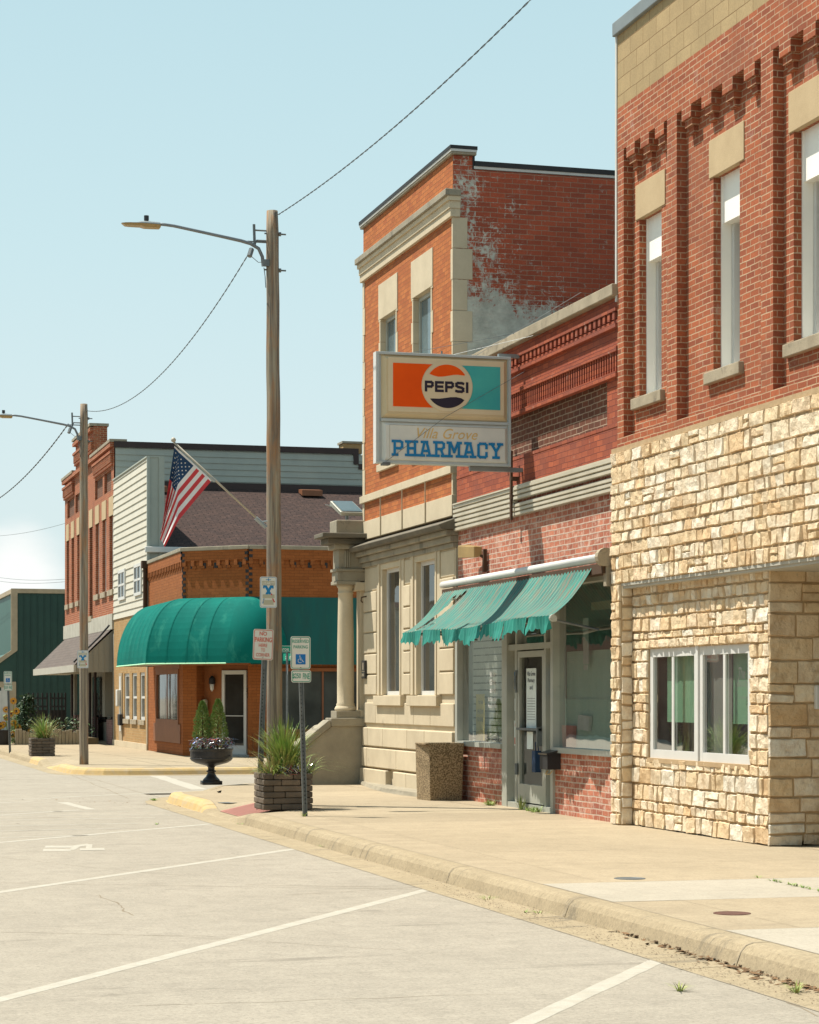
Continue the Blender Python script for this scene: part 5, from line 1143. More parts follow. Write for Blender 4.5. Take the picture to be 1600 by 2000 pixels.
# ================================================================== UTILITY POLES AND LAMPS
def pole(x,y,zt,r0,r1,label,lean=0,seed=1):
    T=thing('utility_pole',label,'pole',(x,y,.1),0,'wooden utility poles along the kerb')
    rr=random.Random(seed); n=26; pts=[(x+lean*(1-i/n)+rr.uniform(-.004,.004),y,.05+(zt-.05)*i/n) for i in range(n+1)]; b=B(); rs=[r0+(r1-r0)*i/n for i in range(n+1)]; rs[-1]*=.9
    b.tube(pts,rs,20); link('shaft',b,'pole_wood',T,smooth=True)
    b=B(); 
    for z in (zt-.32,zt-.82): b.tube([(x-r1-.03,y-.02,z),(x+r1+.10,y-.02,z)],.012,6); b.tube([(x+r1,y-.02,z),(x+r1+.03,y-.02,z)],.03,6); 
    b.tube([(x-r1,y,zt-.28),(x-.26,y,zt-.28)],.012,6); b.tube([(x-r1,y,zt-.42),(x-.22,y,zt-.42),(x-.26,y,zt-.5)],.014,6); b.tube([(x-.26,y,zt-.2),(x-.25,y,zt-.5)],.02,6); b.tube([(x-.30,y-.04,zt-.55),(x-.34,y-.08,zt-.66)],.035,8)
    b.tube([(x-.30,y,zt-.64),(x-.2,y,zt-.72),(x-r1,y,zt-.71)],.005,5)
    link('insulator_bracket',b,'galv',T)
    return T
def lamp(x,y,z0,label,sgn=1,L_=1.72):
    T=thing('street_lamp',label,'lamp',(x,y,z0),0,'street lamps on the wooden poles')
    kx,kz=.94,.52
    pts=[(x-.03,y,z0),(x-.045,y,z0+.25),(x-.10,y,z0+.46),(x-.22,y,z0+.58),(x-.36,y,z0+.64),(x-.9,y,z0+.80),(x-1.35,y,z0+.93),(x-1.48,y,z0+.95),(x-1.62,y,z0+.96)]; pts=[(x+(p[0]-x)*kx,y,z0+(p[2]-z0)*kz) for p in pts]
    b=B(); b.tube(pts,[.024]*5+[.021]*4,10); link('arm',b,'arm_metal',T,smooth=True)
    b=B(); b.box(sy(y),x-.05,x+.04,z0-.01,z0+.08,.03,.09); b.tube([(x-.25,y,z0+.33),(x+.02,y,z0+.33)],.012,6); b.tube([(x-.02,y,z0-.02),(x-.01,y-.03,z0-.15),(x+.0,y-.03,z0-.3)],.006,5); link('clamp',b,'galv',T)
    xr=x-1.55*kx; zc=z0+.965*kz
    b=B()
    secs=[(0,.05,.03),(-.01,.06,.04),(-.12,.08,.045),(-.22,.085,.045),(-.27,.09,.04),(-.34,.095,.012),(-.42,.09,.006),(-.48,.07,.003),(-.53,.03,.0)]
    rings=[]
    for dx,hw_,hh in secs:
        i=len(b.v); 
        for an in range(12):
            t=math.pi*an/11; b.v.append(Vector((xr+dx,y-hw_*math.cos(t),zc-.02+hh*math.sin(t))))
        rings.append(i)
    for a,c in zip(rings,rings[1:]):
        for j in range(11): b.f.append((a+j,a+j+1,c+j+1,c+j))
        b.f.append((a+11,a,c,c+11))
    b.f.append(tuple(rings[0]+j for j in range(12)))
    H=link('housing',b,'lamp_grey',T,smooth=True)
    b=B(); n=len(secs)
    for (p_,s1),(q_,s2) in zip(zip(range(n),secs),zip(range(1,n),secs[1:])):
        def row(s_): dx,hw_,_=s_; d=.045 if -.25<dx<-.0 else .03 if dx>-.5 else .0; return [Vector((xr+dx,y-hw_,zc-.022)),Vector((xr+dx,y-hw_*.85,zc-.022-d)),Vector((xr+dx,y+hw_*.85,zc-.022-d)),Vector((xr+dx,y+hw_,zc-.022))]
        A,C=row(s1),row(s2)
        for j in range(3): b.face([A[j],A[j+1],C[j+1],C[j]])
        if p_==0: b.face(A)
    link('lens',b,'lamp_lens',H)
    b=B(); b.tube([(xr-.19,y,zc+.01),(xr-.19,y,zc+.035)],.02,10); b.tube([(xr-.19,y,zc+.035),(xr-.19,y,zc+.10)],.034,12); link('photocell',b,'black_gloss',H)
    return T
p1x,p1y=6.28,29.65; Z1=CZ+(HY-412)*(p1y*CT+p1x*ST)/FPX
pole(p1x,p1y,Z1,.112,.086,'tall weathered wooden pole behind the stone block planter, carrying the flag',.035,1)
p2=G(164,1493); p2x,p2y=p2.x,p2.y; Z2=CZ+(HY-789)*(p2y*CT+p2x*ST)/FPX
pole(p2x,p2y,Z2,.10,.086,'farther wooden pole on the yellow kerbed street corner',.0,2)
lamp(p1x-.1,p1y,Z1-.74-.03,'grey cobra head street lamp on the near pole against open sky')
lamp(p2x-.1,p2y,Z2-.80,'second cobra head street lamp on the far pole, cut by the left edge')
def wire(name,A,C,sag,label,r=.0042,tw=.010,n=240,per=.4,s=0,e=1):
    A=Vector(A);C=Vector(C); T=thing(name,label,'cable',A,0,'overhead service cables'); d=C-A; L_=d.length; rt=d.cross(Vector((0,0,1))).normalized()
    def P_(t): q_=A+d*t; q_.z-=4*sag*t*(1-t); return q_
    for ph in ((0,math.pi) if tw else (0,)):
        b=B(); pts=[]
        for i in range(n+1):
            t=s+(e-s)*i/n; a=2*math.pi*t*L_/per+ph; pts.append(P_(t)+rt*(tw*.5*math.cos(a))+Vector((0,0,1))*(tw*.5*math.sin(a)))
        b.tube(pts,r,5); link('strand',b,'galv' if ph==0 else 'black',T,smooth=True)
W0=Vector((p1x+.06,p1y-.1,Z1-.07)); 
wire('overhead_cable',W0,(6.55,10.6,Z1+.25),.42,'twisted cable rising from the near pole to the top edge',per=.42,e=.72,n=420)
wire('overhead_cable',(p1x-.34,p1y,Z1-.62),(p2x+.08,p2y,Z2-.15),.62,'twisted cable sagging between the two wooden poles',per=.5,n=480,r=.0045)
wire('overhead_cable',(p2x-.34,p2y,Z2-.45),(4.2,70,Z2-.6),.75,'twisted cable running down from the far pole to the left edge',per=.6,n=400,r=.008,tw=.016)
for (za,zb_,lab) in ((1047,1022,'single thin wire highest above the green metal building'),(1120,1131,'upper of the two thin wires just over the green metal roof'),(1128,1136,'lower of the two thin wires just over the green metal roof')):
    A=ray(-40,za)*105; C=ray(128,zb_)*81; A.z+=CZ; C.z+=CZ; wire('thin_wire',A,C,.15,lab,r=.008,tw=0,n=20)
# ================================================================== FLAG
fk_=p1y-.12; T=thing('flag','stars and stripes flag hanging folded from a pole bracket on the near utility pole','flag',(p1x-.1,fk_,zY(515,1020,fk_)))
def FP(px,py,dy=0): y=fk_+dy; return Vector((xY(px,fk_),y,zY(px,py,fk_)))
b=B(); b.tube([FP(512,1022),FP(340,864)],.014,10); T1=link('flag_rod',b,'rod',T,smooth=True)
b=B(); b.lathe([(.005,-.03),(.03,-.015),(.035,.01),(.02,.035),(.003,.04)],FP(339,860),12); link('finial',b,'rod',T1,smooth=True)
b=B(); b.tube([FP(500,1012),FP(520,1030)],.03,8); b.tube([FP(505,1020),FP(522,1018)],.014,6); b.tube([FP(412,933),FP(420,940)],.022,8); link('bracket',b,'lamp_grey',T)
def FL(h,t):      # cloth: h down the hoist, t along the fly, picture units then metres
    Sx,Sy=341+73*h,871+67*h; L_=158*t; sfold=max(0,(Sx-349)/.64)
    wv_=3*math.sin(h*7+t*3)
    if L_<=sfold: x=Sx-.64*L_; y_=Sy+.77*L_; dep=.05*math.sin(h*3.2)*(L_/max(sfold,1))
    else:
        m_=L_-sfold; fx_=Sx-.64*sfold; fy=Sy+.77*sfold; dx_,dy_=-.13-.30*h,.98-.06*h
        x=fx_+dx_*m_+2.0*math.sin(h*18)*min(1,m_/60); y_=fy+dy_*m_; dep=.05*math.sin(h*3.2)+.10*(m_/100)+.03*math.sin(h*19)*min(1,m_/50)
    return FP(x,y_,dep)
def strip(b,h0,h1,t0,t1,off=0,nt=40,nh=2):
    for i in range(nt):
        for j in range(nh):
            a,c=t0+(t1-t0)*i/nt,t0+(t1-t0)*(i+1)/nt; d,e=h0+(h1-h0)*j/nh,h0+(h1-h0)*(j+1)/nh
            o_=Vector((0,-off,0)); b.face([FL(d,a)+o_,FL(d,c)+o_,FL(e,c)+o_,FL(e,a)+o_])
for k in range(13): b=B(); strip(b,k/13,(k+1)/13,.41 if k<7 else .02,1); link('red_stripe' if k%2==0 else 'white_stripe',b,'flag_red' if k%2==0 else 'flag_white',T,smooth=True,recalc=False)
b=B(); strip(b,0,7/13,.02,.41,0,16,12); link('canton',b,'flag_blue',T,smooth=True,recalc=False)
b=B(); strip(b,0,1,0,.02,0.002,1,20); link('hoist_band',b,'flag_white',T,recalc=False)
b=B()
for i in range(9):
    for j in range(11):
        if (i+j)%2: continue
        hc=(i+1)/10*7/13; tc_=.035+(j+1)/12*.365; pts=[]
        for k in range(10):
            r_s=.019 if k%2==0 else .008; a=2*math.pi*k/10+.3; pts.append(FL(hc+r_s*math.sin(a),tc_+r_s*.62*math.cos(a))+Vector((0,-.012,0)))
        b.face(pts)
o=link('stars',b,'flag_white',T,recalc=False)
# ================================================================== ROAD SIGNS
def signbase(name,label,cat,px,py,base,plates,Z,group=None,post_m='galv',lean=0,rz=0.0,postw=.05):
    """plates stand on a U channel post; Z is the depth in metres"""
def upost(b,x,y,z0,z1,lean=0,w=.06):
    for a,c in ((-w/2,-w/2+.014),(w/2-.014,w/2)): b.hexa([(x+a,y,z0),(x+c,y,z0),(x+c,y+.03,z0),(x+a,y+.03,z0),(x+a+lean,y,z1),(x+c+lean,y,z1),(x+c+lean,y+.03,z1),(x+a+lean,y+.03,z1)])
    b.hexa([(x-w/2+.01,y+.02,z0),(x+w/2-.01,y+.02,z0),(x+w/2-.01,y+.032,z0),(x-w/2+.01,y+.032,z0),(x-w/2+.01+lean,y+.02,z1),(x+w/2-.01+lean,y+.02,z1),(x+w/2-.01+lean,y+.032,z1),(x-w/2+.01+lean,y+.032,z1)])
def holes_(b,x,y,z0,z1,lean):
    n=int((z1-z0)/.05)
    for k in range(n):
        z=z0+.05*k; xx=x+lean*(k/n); b.box(sy(y+.019),xx-.006,xx+.006,z,z+.02,0,.002)
def plate(T,cx_,cz_,y,wd,hh,m='sign_white',name='plate',tilt=0,ry=0):
    U=Vector((math.cos(ry),math.sin(ry),0)); f=Fr((cx_,y,0),U,(math.sin(ry),-math.cos(ry),0))
    if tilt:
        class TF(Fr):
            def __call__(s,u,v,w=0):
                dv=v-cz_; return super().__call__(u*math.cos(tilt)-dv*math.sin(tilt),cz_+u*math.sin(tilt)+dv*math.cos(tilt),w)
        f=TF((cx_,y,0),U,(math.sin(ry),-math.cos(ry),0))
    b=B(); b.prism(f,rrect(-wd/2,wd/2,cz_-hh/2,cz_+hh/2,.028),-.003,.0); o=link(name,b,m,T); return f,o
def border(f,o,wd,hh,cz_,m,ins=.008,th=.008,nm='border'):
    b=B(); ring(b,f,rrect(-wd/2+ins,wd/2-ins,cz_-hh/2+ins,cz_+hh/2-ins,.024),rrect(-wd/2+ins+th,wd/2-ins-th,cz_-hh/2+ins+th,cz_+hh/2-ins-th,.018),.0012); link(nm,b,m,o)
def lettering(f,o,rows,m,name='lettering',bold=.018):
    b=B(); 
    for s_,a,c,z0,z1 in rows: textb(b,s_,f,a,c,z0,z1,.0005,.001,bold)
    link(name,b,m,o)
def access(f,o,cu,cz_,s_):
    b=B(); b.prism(f,rrect(cu-s_/2,cu+s_/2,cz_-s_/2,cz_+s_/2,.006),.0003,.0012); q_=link('blue_square',b,'sign_blue',o)
    b=B(); w0,w1=.0014,.0022; k_=s_
    def P_(x,y): return (cu+(x-.5)*k_,cz_+(y-.5)*k_)
    hd=[P_(.42+.055*math.cos(t*.6283),.82+.055*math.sin(t*.6283)) for t in range(10)]; b.prism(f,hd,w0,w1)
    pl=[(.43,.76),(.45,.46),(.66,.44),(.74,.25),(.82,.28)]
    for i,(p_,r_) in enumerate(zip(pl,pl[1:])): b.stroke(f,P_(*p_),P_(*r_),.05*k_,w0,w1+.0001*i)
    b.stroke(f,P_(.44,.62),P_(.6,.62),.04*k_,w0,w1+.0005)
    a=[(.43+.2*math.cos(R(t)),.36+.2*math.sin(R(t))) for t in range(120,340,20)]
    for i,(p_,r_) in enumerate(zip(a,a[1:])): b.stroke(f,P_(*p_),P_(*r_),.042*k_,w0,w1+.00005*i)
    link('wheelchair_symbol',b,'sign_white',q_)
def reserved(px,py_base,px_top,pyt,pyb,fyt,fyb,pw,label,textq=True,ry=.0):
    g_=G(px,py_base); x,y=g_.x,g_.y; T=thing('parking_sign',label,'sign',(x,y,.15),0,'reserved parking signs on steel posts')
    xt=xY(px_top,y); zt=zY(px_top,pyt,y); lean=xt-x
    b=B(); upost(b,x,y,.05,zt-.1,lean); o=link('post',b,'galv',T); b=B(); holes_(b,x,y,.3,zt-.5,lean); link('post_holes',b,'black',o)
    z1,z0=zt,zY(px_top,pyb,y); hh=z1-z0; wd=pw*(y*CT+x*ST)/FPX; f,o=plate(T,x+lean,(z0+z1)/2,y-.01,wd,hh,ry=ry); cz_=(z0+z1)/2
    border(f,o,wd,hh,cz_,'sign_green'); h2=hh
    lettering(f,o,[('RESERVED',-wd*.42,wd*.42,z0+hh*.80,z0+hh*.90),('PARKING',-wd*.36,wd*.36,z0+hh*.63,z0+hh*.73)],'sign_green')
    access(f,o,wd*.0,z0+hh*.30,wd*.50)
    b=B()
    for zz in (z0+.02,z1-.03): b.prism(f,[(.006*math.cos(t),zz+.006*math.sin(t)) for t in range(6)],.0,.006)
    link('bolt',b,'rust',o)
    z1,z0=zY(px_top,fyt,y),zY(px_top,fyb,y); hh=z1-z0; f,o=plate(T,x+lean+.008,(z0+z1)/2,y-.01,wd*1.0,hh,ry=ry,name='fine_plate'); border(f,o,wd,hh,(z0+z1)/2,'sign_green')
    lettering(f,o,[('$250',-wd*.43,-wd*.02,z0+hh*.27,z0+hh*.75),('FINE',wd*.08,wd*.42,z0+hh*.27,z0+hh*.75)],'sign_green')
    return T,(x,y)
reserved(597,1594,587,1243,1307,1309,1333,40,'near green and white reserved parking sign in front of the block planter',ry=.05)
reserved(20,1467,15.5,1311,1336,1337,1349,16,'small far reserved parking sign beside the sunflowers at the left edge')
# no parking sign, post leaning behind the planter
g_=Vector((0,0,0)); y=30.05; x0=xY(507,y); xt=xY(516,y); T=thing('parking_sign','red on white NO PARKING sign on a leaning post before the wooden pole','sign',(x0,y,.15))
y2=29.45; x0=xY(506,y2); xt=xY(519,y2); zt=zY(515,1229,y2); b=B(); upost(b,x0,y2,.05,zt-.1,xt-x0,.075); o=link('post',b,'galv',T); b=B(); holes_(b,x0,y2,.4,zt-.5,(xt-x0)*.8); link('post_holes',b,'black',o)
z1,z0=zY(515,1229,y2),zY(515,1289,y2); wd=40*(y2*CT+xt*ST)/FPX; hh=z1-z0; cz_=(z0+z1)/2; f,o=plate(T,xY(514,y2),cz_,y2-.01,wd,hh,tilt=-.035); border(f,o,wd,hh,cz_,'sign_red')
lettering(f,o,[('NO',-wd*.2,wd*.17,z0+hh*.79,z0+hh*.92),('PARKING',-wd*.42,wd*.42,z0+hh*.58,z0+hh*.74)],'sign_red',bold=.022); lettering(f,o,[('HERE',-wd*.22,wd*.2,z0+hh*.42,z0+hh*.53),('TO',-wd*.1,wd*.1,z0+hh*.27,z0+hh*.38),('CORNER',-wd*.34,wd*.34,z0+hh*.11,z0+hh*.22)],'sign_red',name='small_lettering',bold=.014)
b=B(); b.prism(f,[(.006*math.cos(t),z0+.03+.006*math.sin(t)) for t in range(6)],.0,.006); b.prism(f,[(.006*math.cos(t),z1-.03+.006*math.sin(t)) for t in range(6)],.0,.006); link('bolt',b,'rust',o)
# tribute signs on the poles
def tribute(xp,yp,px0,px1,py0,py1,label):
    y=yp-.13; a,c=xY(px0,y),xY(px1,y); z0,z1=zY(px0,py1,y),zY(px0,py0,y); wd,hh=c-a,z1-z0; cx_,cz_=(a+c)/2,(z0+z1)/2
    T=thing('tribute_sign',label,'sign',(cx_,y,z0),0,'ribbon tribute signs on the poles'); f,o=plate(T,cx_,cz_,y,wd,hh); border(f,o,wd,hh,cz_,'text_blue',.008,.005)
    def P_(u,v): return (u*wd-wd/2,z0+v*hh)
    b=B(); 
    for i,(p_,q_,t_) in enumerate((((.25,.78),(.62,.42),.15),((.75,.78),(.38,.42),.15),((.26,.80),(.22,.62),.1),((.74,.80),(.76,.62),.1),((.35,.9),(.65,.9),.035),((.5,.84),(.5,.95),.04),((.16,.14),(.24,.30),.05))): b.stroke(f,P_(*p_),P_(*q_),t_*wd,.0005,.001+.0002*i)
    link('ribbon',b,'text_blue',o)
    b=B(); b.stroke(f,P_(.64,.46),P_(.72,.41),.06*wd,.0028,.0032); b.stroke(f,P_(.74,.30),P_(.86,.18),.07*wd,.0028,.0032); link('red_tip',b,'flag_red',o)
    b=B(); 
    for u0,u1,v0,v1 in ((.12,.86,.72,.86),(.16,.86,.31,.43),(.2,.8,.10,.25)): b.box(f,u0*wd-wd/2,u1*wd-wd/2,z0+v0*hh,z0+v1*hh,.0005,.0030)
    link('name_band',b,'sign_beige',o)
    b=B(); textb(b,'U.S.ARMY',f,.16*wd-wd/2,.84*wd-wd/2,z0+.745*hh,z0+.835*hh,.0032,.0004,.02); link('lettering',b,'sign_white',o)
    b=B(); b.box(f,-.02,.02,z1-.05,z1-.02,-.06,-.002); b.box(f,-.02,.02,z0+.02,z0+.05,-.06,-.002); link('bracket',b,'galv',T)
tribute(p1x,p1y,508,541,1126,1187,'white tribute sign with blue ribbon emblem on the near wooden pole')
tribute(p2x,p2y,151,173,1270,1305,'smaller white sign with blue ribbon emblem on the far wooden pole')
# street name post with stop sign across the side street
yS=46.3; xS=xY(561,yS); T=thing('street_name_sign','green street name blades on a thin post across the side street','sign',(xS,yS,.15))
b=B(); b.tube([(xS,yS,.1),(xS,yS,zY(561,1262,yS))],.025,8); link('post',b,'galv',T)
z0,z1=zY(561,1274,yS),zY(561,1261,yS); f=sy(yS-.03); a=xY(531,yS); c=xY(586,yS)
b=B(); b.box(f,a,c,z0,z1,-.004,0); o=link('name_blade',b,'sign_green',T); b=B(); textb(b,'Monroe',f,xY(535.5,yS),xY(564,yS),z0+.03,z1-.03,.0005,.001,.01); b.box(f,a+.01,c-.01,z0+.004,z0+.012,0,.0015); b.box(f,a+.01,c-.01,z1-.012,z1-.004,0,.0015); link('lettering',b,'sign_white',o)
z0,z1=zY(561,1290,yS),zY(561,1276,yS); f=Fr((xS+.1,yS-.1,0),(.25,-.97,0),(-.97,-.25,0)); b=B(); b.box(f,-.45,.45,z0,z1,-.004,0); o=link('name_blade',b,'sign_green',T); b=B(); textb(b,'N Main St',f,.35,-.35,z0+.03,z1-.03,.0005,.001,.01); link('lettering',b,'sign_white',o)
f=Fr((xS,yS-.04,0),(.22,.975,0),(-.975,.22,0)); cz_=zY(561,1332,yS); b=B(); b.prism(f,[(.40*math.cos(R(22.5+45*k)),cz_+.40*math.sin(R(22.5+45*k))) for k in range(8)],-.004,.0); link('octagon_plate',b,'lamp_grey',T)
# ================================================================== PLANTERS
def grass_tuft(b,c,n,h,spread,rr,wd=.014,droop=.6,up=.25):
    for k in range(n):
        a=rr.uniform(0,2*math.pi); r0=rr.uniform(0,.12)*spread*3; L_=h*rr.uniform(.55,1.15); out=rr.uniform(.05,1)**.8*spread; p=Vector((c[0]+r0*math.cos(a),c[1]+r0*math.sin(a),c[2])); sd=Vector((-math.sin(a),math.cos(a),0))*wd*.5*rr.uniform(.6,1.3)
        pre=None
        for i in range(8):
            t=i/7; o_=out*t**1.3*1.4; z=L_*(t-droop*(out/spread)*t**2.6*.75); q_=p+Vector((math.cos(a)*o_,math.sin(a)*o_,z)); s_=sd*(1-t**2)+sd*.12; cur=(q_-s_,q_+s_)
            if pre: b.face([pre[0],pre[1],cur[1],cur[0]])
            pre=cur
def block_planter(x0,x1,y0,y1,z1,label,seed,courses=6):
    T=thing('block_planter',label,'planter',((x0+x1)/2,(y0+y1)/2,.15),0,'square stone block planters with grasses'); rr=random.Random(seed); b=B(); h=(z1-.15)/courses; dp=.14
    for k in range(courses):
        for ax in range(4):
            A,C=(x0,x1) if ax<2 else (y0,y1); st=A+(0 if (k+ax//2)%2==0 else dp); en=C-(dp if (k+ax//2)%2 else 0); en=C if (k+ax//2)%2==0 else C-dp; u=st
            cuts=[rr.uniform(.22,.34) for _ in range(5)]; i=0
            while u<en-.01:
                l=cuts[i]; i+=1
                if en-u-l<.12: l=en-u
                j=rr.uniform(-.006,.006); z=.15+k*h
                if ax==0: B.cube(b,u+.003,u+l-.003,y0+j,y0+dp,z+.003,z+h-.003)
                elif ax==1: B.cube(b,u+.003,u+l-.003,y1-dp,y1+j,z+.003,z+h-.003)
                elif ax==2: B.cube(b,x0+j,x0+dp,u+.003,u+l-.003,z+.003,z+h-.003)
                else: B.cube(b,x1-dp,x1+j,u+.003,u+l-.003,z+.003,z+h-.003)
                u+=l
    link('block_wall',b,'block_stone',T,bev=.014)
    b=B(); b.cube(x0+.1,x1-.1,y0+.1,y1-.1,.2,z1-.06); link('soil',b,'earth',T)
    return T
mat('block_stone',(.22,.17,.125),(.15,.12,.09),scale=6,rough=.95,bmp=.7,bs=70,island=.25,fine=.3)
x0,x1=5.86,6.53; T=block_planter(x0,x1,28.25,28.87,.635,'dark stone block planter with tall green grass by the near kerb',3)
rr=random.Random(12); c_=((x0+x1)/2-.03,28.5,.58)
b=B(); grass_tuft(b,(c_[0]+.04,c_[1],c_[2]),340,.86,.36,rr,.018,.55); grass_tuft(b,(x0+.14,28.42,.56),110,.38,.36,rr,.012,1.1); grass_tuft(b,(x1-.10,28.5,.56),110,.42,.42,rr,.012,.9)
T_=thing('ornamental_grass','tall arching green ornamental grass growing in the near block planter','grass',(c_[0],c_[1],.6)); link('blades',b,'blade',T_,recalc=False)
b=B(); grass_tuft(b,(c_[0]-.1,c_[1]-.05,c_[2]),90,.62,.5,rr,.008,1.0); grass_tuft(b,(x0+.15,28.4,.56),60,.34,.3,rr,.01,1.2); link('dry_blades',b,'dry_blade',T_,recalc=False)
def tinsel(c,n,r,rr,label,hh=.15,down=0):
    T=thing('tinsel','%s'%label,'decoration',c)
    for m_,k in (('tinsel_silver',.62),('tinsel_red',.23),('tinsel_blue',.15)):
        b=B()
        for i in range(int(n*k)):
            a=rr.uniform(0,6.28); p=Vector(c)+Vector((rr.uniform(-r,r),rr.uniform(-r*.6,r*.6),rr.uniform(0,hh*.6))); d=Vector((math.cos(a),math.sin(a)*.7,rr.uniform(-.4,1)-down))*rr.uniform(.05,.14); s_=Vector((rr.uniform(-1,1),rr.uniform(-1,1),rr.uniform(-1,1)))*.004
            m2=p+d*.5+Vector((0,0,.015)); b.face([p-s_,p+s_,m2+s_,m2-s_]); b.face([m2-s_,m2+s_,p+d+s_*.5,p+d-s_*.5])
        link({'tinsel_silver':'silver_strands','tinsel_red':'red_strands','tinsel_blue':'blue_strands'}[m_],b,m_,T,recalc=False)
tinsel((x1-.25,28.33,.60),260,.17,random.Random(3),'crumpled silver red and blue tinsel lying in the near block planter',.16)
# far planter
gq=G(61,1477); X0=gq.x; Y0=gq.y; T=block_planter(X0,X0+.60,Y0,Y0+.65,.60,'smaller far stone block planter beside the second wooden pole',5,6)
rr=random.Random(9); b=B(); c_=(X0+.32,Y0+.3,.55); grass_tuft(b,c_,170,.68,.34,rr,.016,.55); grass_tuft(b,c_,90,.35,.4,rr,.014,1); T_=thing('ornamental_grass','yellow green ornamental grass growing in the far block planter','grass',c_); link('blades',b,'blade',T_,recalc=False)
b=B(); grass_tuft(b,(c_[0]+.1,c_[1],c_[2]),60,.8,.6,rr,.010,.8); link('dry_blades',b,'dry_blade',T_,recalc=False)
# ================================================================== URN
g_=G(417,1533); ux,uy=g_.x+.0,g_.y+.2; T=thing('urn_planter','black cast iron urn on the near street corner','planter',(ux,uy,.15))
s_=(uy*CT+ux*ST)/FPX; z_=lambda py: zY(417,py,uy)
b=B(); b.cube(ux-18.5*s_,ux+18.5*s_,uy-18.5*s_,uy+18.5*s_,.148,z_(1525)); b.lathe([(x_*s_,y_*s_) for x_,y_ in [(17,0),(16,3),(11,8),(8,13),(7,16.5),(9.5,17.5),(9.5,20),(6.5,21),(6.5,26),(9,29.5),(18,31.5),(31,35),(39,39.5),(42,44),(42,45)]],(ux,uy,z_(1525)),36); link('urn_body',b,'black_gloss',T,smooth=True)
b=B(); n=36
prof=[(40.5,44.5),(41,50),(41,58),(43,61),(43,63.5),(40,63.5),(37,60)]
b.lathe([(r*s_,z*s_) for r,z in prof],(ux,uy,z_(1525)),36)
rr=random.Random(8)
for k in range(90): a=rr.uniform(0,6.28); zz=rr.uniform(46,60); c0=Vector((ux+40.2*s_*math.cos(a),uy+40.2*s_*math.sin(a),z_(1525)+zz*s_)); b.tube([c0,c0+Vector((rr.uniform(-.03,.03)*math.sin(a),rr.uniform(-.03,.03)*math.cos(a),rr.uniform(-.02,.03)))],.007,5)
link('decorated_rim',b,'black_gloss',T)
b=B(); b.lathe([(.01,0),(37*s_,0),(37*s_,1*s_)],(ux,uy,z_(1525)+59*s_),24); link('soil',b,'earth',T)
def conifer(x,y,z0,h,r,label,seed):
    T=thing('dwarf_conifer',label,'shrub',(x,y,z0),0,'cone shaped dwarf conifers in the urn'); rr=random.Random(seed)
    b=B(); b.tube([(x,y,z0-.1),(x,y,z0+h*.8)],[.02,.006],6); link('trunk',b,'bark',T)
    b=B()
    for k in range(5200):
        t=rr.random()**.8; a=rr.uniform(0,6.28); lump=1+.45*noise.noise(Vector((math.cos(a)*2.2,math.sin(a)*2.2,t*7+seed))); rad=r*(1-t)**.52*lump*(1 if t>.12 else .75+2*t)*(rr.random()**.22)
        p=Vector((x+rad*math.cos(a),y+rad*math.sin(a),z0+h*t)); d=Vector((math.cos(a),math.sin(a),.9)).normalized()*rr.uniform(.018,.04); s2=Vector((rr.uniform(-1,1),rr.uniform(-1,1),rr.uniform(-1,1))).normalized()*.008
        b.face([p-s2,p+s2,p+d])
    link('crown',b,'leaf',T,recalc=False)
xa=xY(396,uy); xb=xY(425,uy+.0); zs=z_(1466)
conifer(xa,uy+.02,zs,z_(1370)-zs,.185,'shorter bright green dwarf conifer on the left of the urn',2); conifer(xb,uy-.04,zs,z_(1366)-zs,.195,'fuller dwarf conifer on the right of the urn',5)
for (a_,r_,nm,sd) in ((-.24,.10,'tinsel hanging over the left rim of the black urn',1),(-.02,.10,'tinsel hanging over the front middle of the black urn',2),(.24,.09,'tinsel hanging over the right rim of the black urn',3)):
    tinsel((ux+a_,uy-.24+abs(a_)*.3,z_(1458)),150,r_,random.Random(sd),'silver and red '+nm,.25,.7)
# ================================================================== SUNFLOWER BED AND FENCE AT LEFT
x0,y0=6.3,68.6
T=thing('timber_edging','row of short pale upright timbers edging the flower bed','edging',(7.4,y0,.15)); b=B(); u=G(28,1456).x
rr=random.Random(6)
for px_ in range(30,160,7):
    x_=xY(px_,y0); w_=.10; zt=.15+rr.uniform(.36,.52); b.cube(x_,x_+w_,y0,y0+.10,.14,zt)
link('timbers',b,'timber',T,bev=.01)
T=thing('flower_bed','brown leafy flower bed behind the short timber edging','plants',(7.4,70,.15)); b=B(); b.cube(xY(30,y0)+.05,9.0,y0+.12,76,.1,.35); link('soil',b,'earth',T); T['kind']='stuff'
b=B(); rr=random.Random(2)
for k in range(900):
    p=Vector((rr.uniform(xY(30,y0),8.9),rr.uniform(y0+.1,y0+3),rr.uniform(.35,.95))); d=Vector((rr.uniform(-1,1),rr.uniform(-1,1),rr.uniform(-.3,1)))*.10; s2=Vector((rr.uniform(-1,1),rr.uniform(-1,1),rr.uniform(-1,1))).normalized()*.03; b.face([p,p+d*.5+s2,p+d,p+d*.5-s2])
link('foliage',b,'dark_leaf',T,recalc=False)
T=thing('leafy_bush','tall dark green broad leaved bush beside the sunflowers','bush',(xY(48,69.5),69.5,.2)); b=B(); rr=random.Random(3); cxb=xY(49,69.5)
for k in range(1300):
    t=rr.random(); a=rr.uniform(0,6.28); rad=(.40*(1-abs(t-.45)*1.0))*math.sqrt(rr.random())*(1+.3*noise.noise(Vector((a,t*5,1)))); p=Vector((cxb+rad*math.cos(a)-.12+.22*t,69.5+rad*math.sin(a),.35+1.35*t)); d=Vector((rr.uniform(-1,1),rr.uniform(-1,.3),rr.uniform(-1,.4))).normalized()*.13; s2=d.cross(Vector((0,0,1)))*.35; b.face([p,p+d*.5+s2,p+d,p+d*.5-s2])
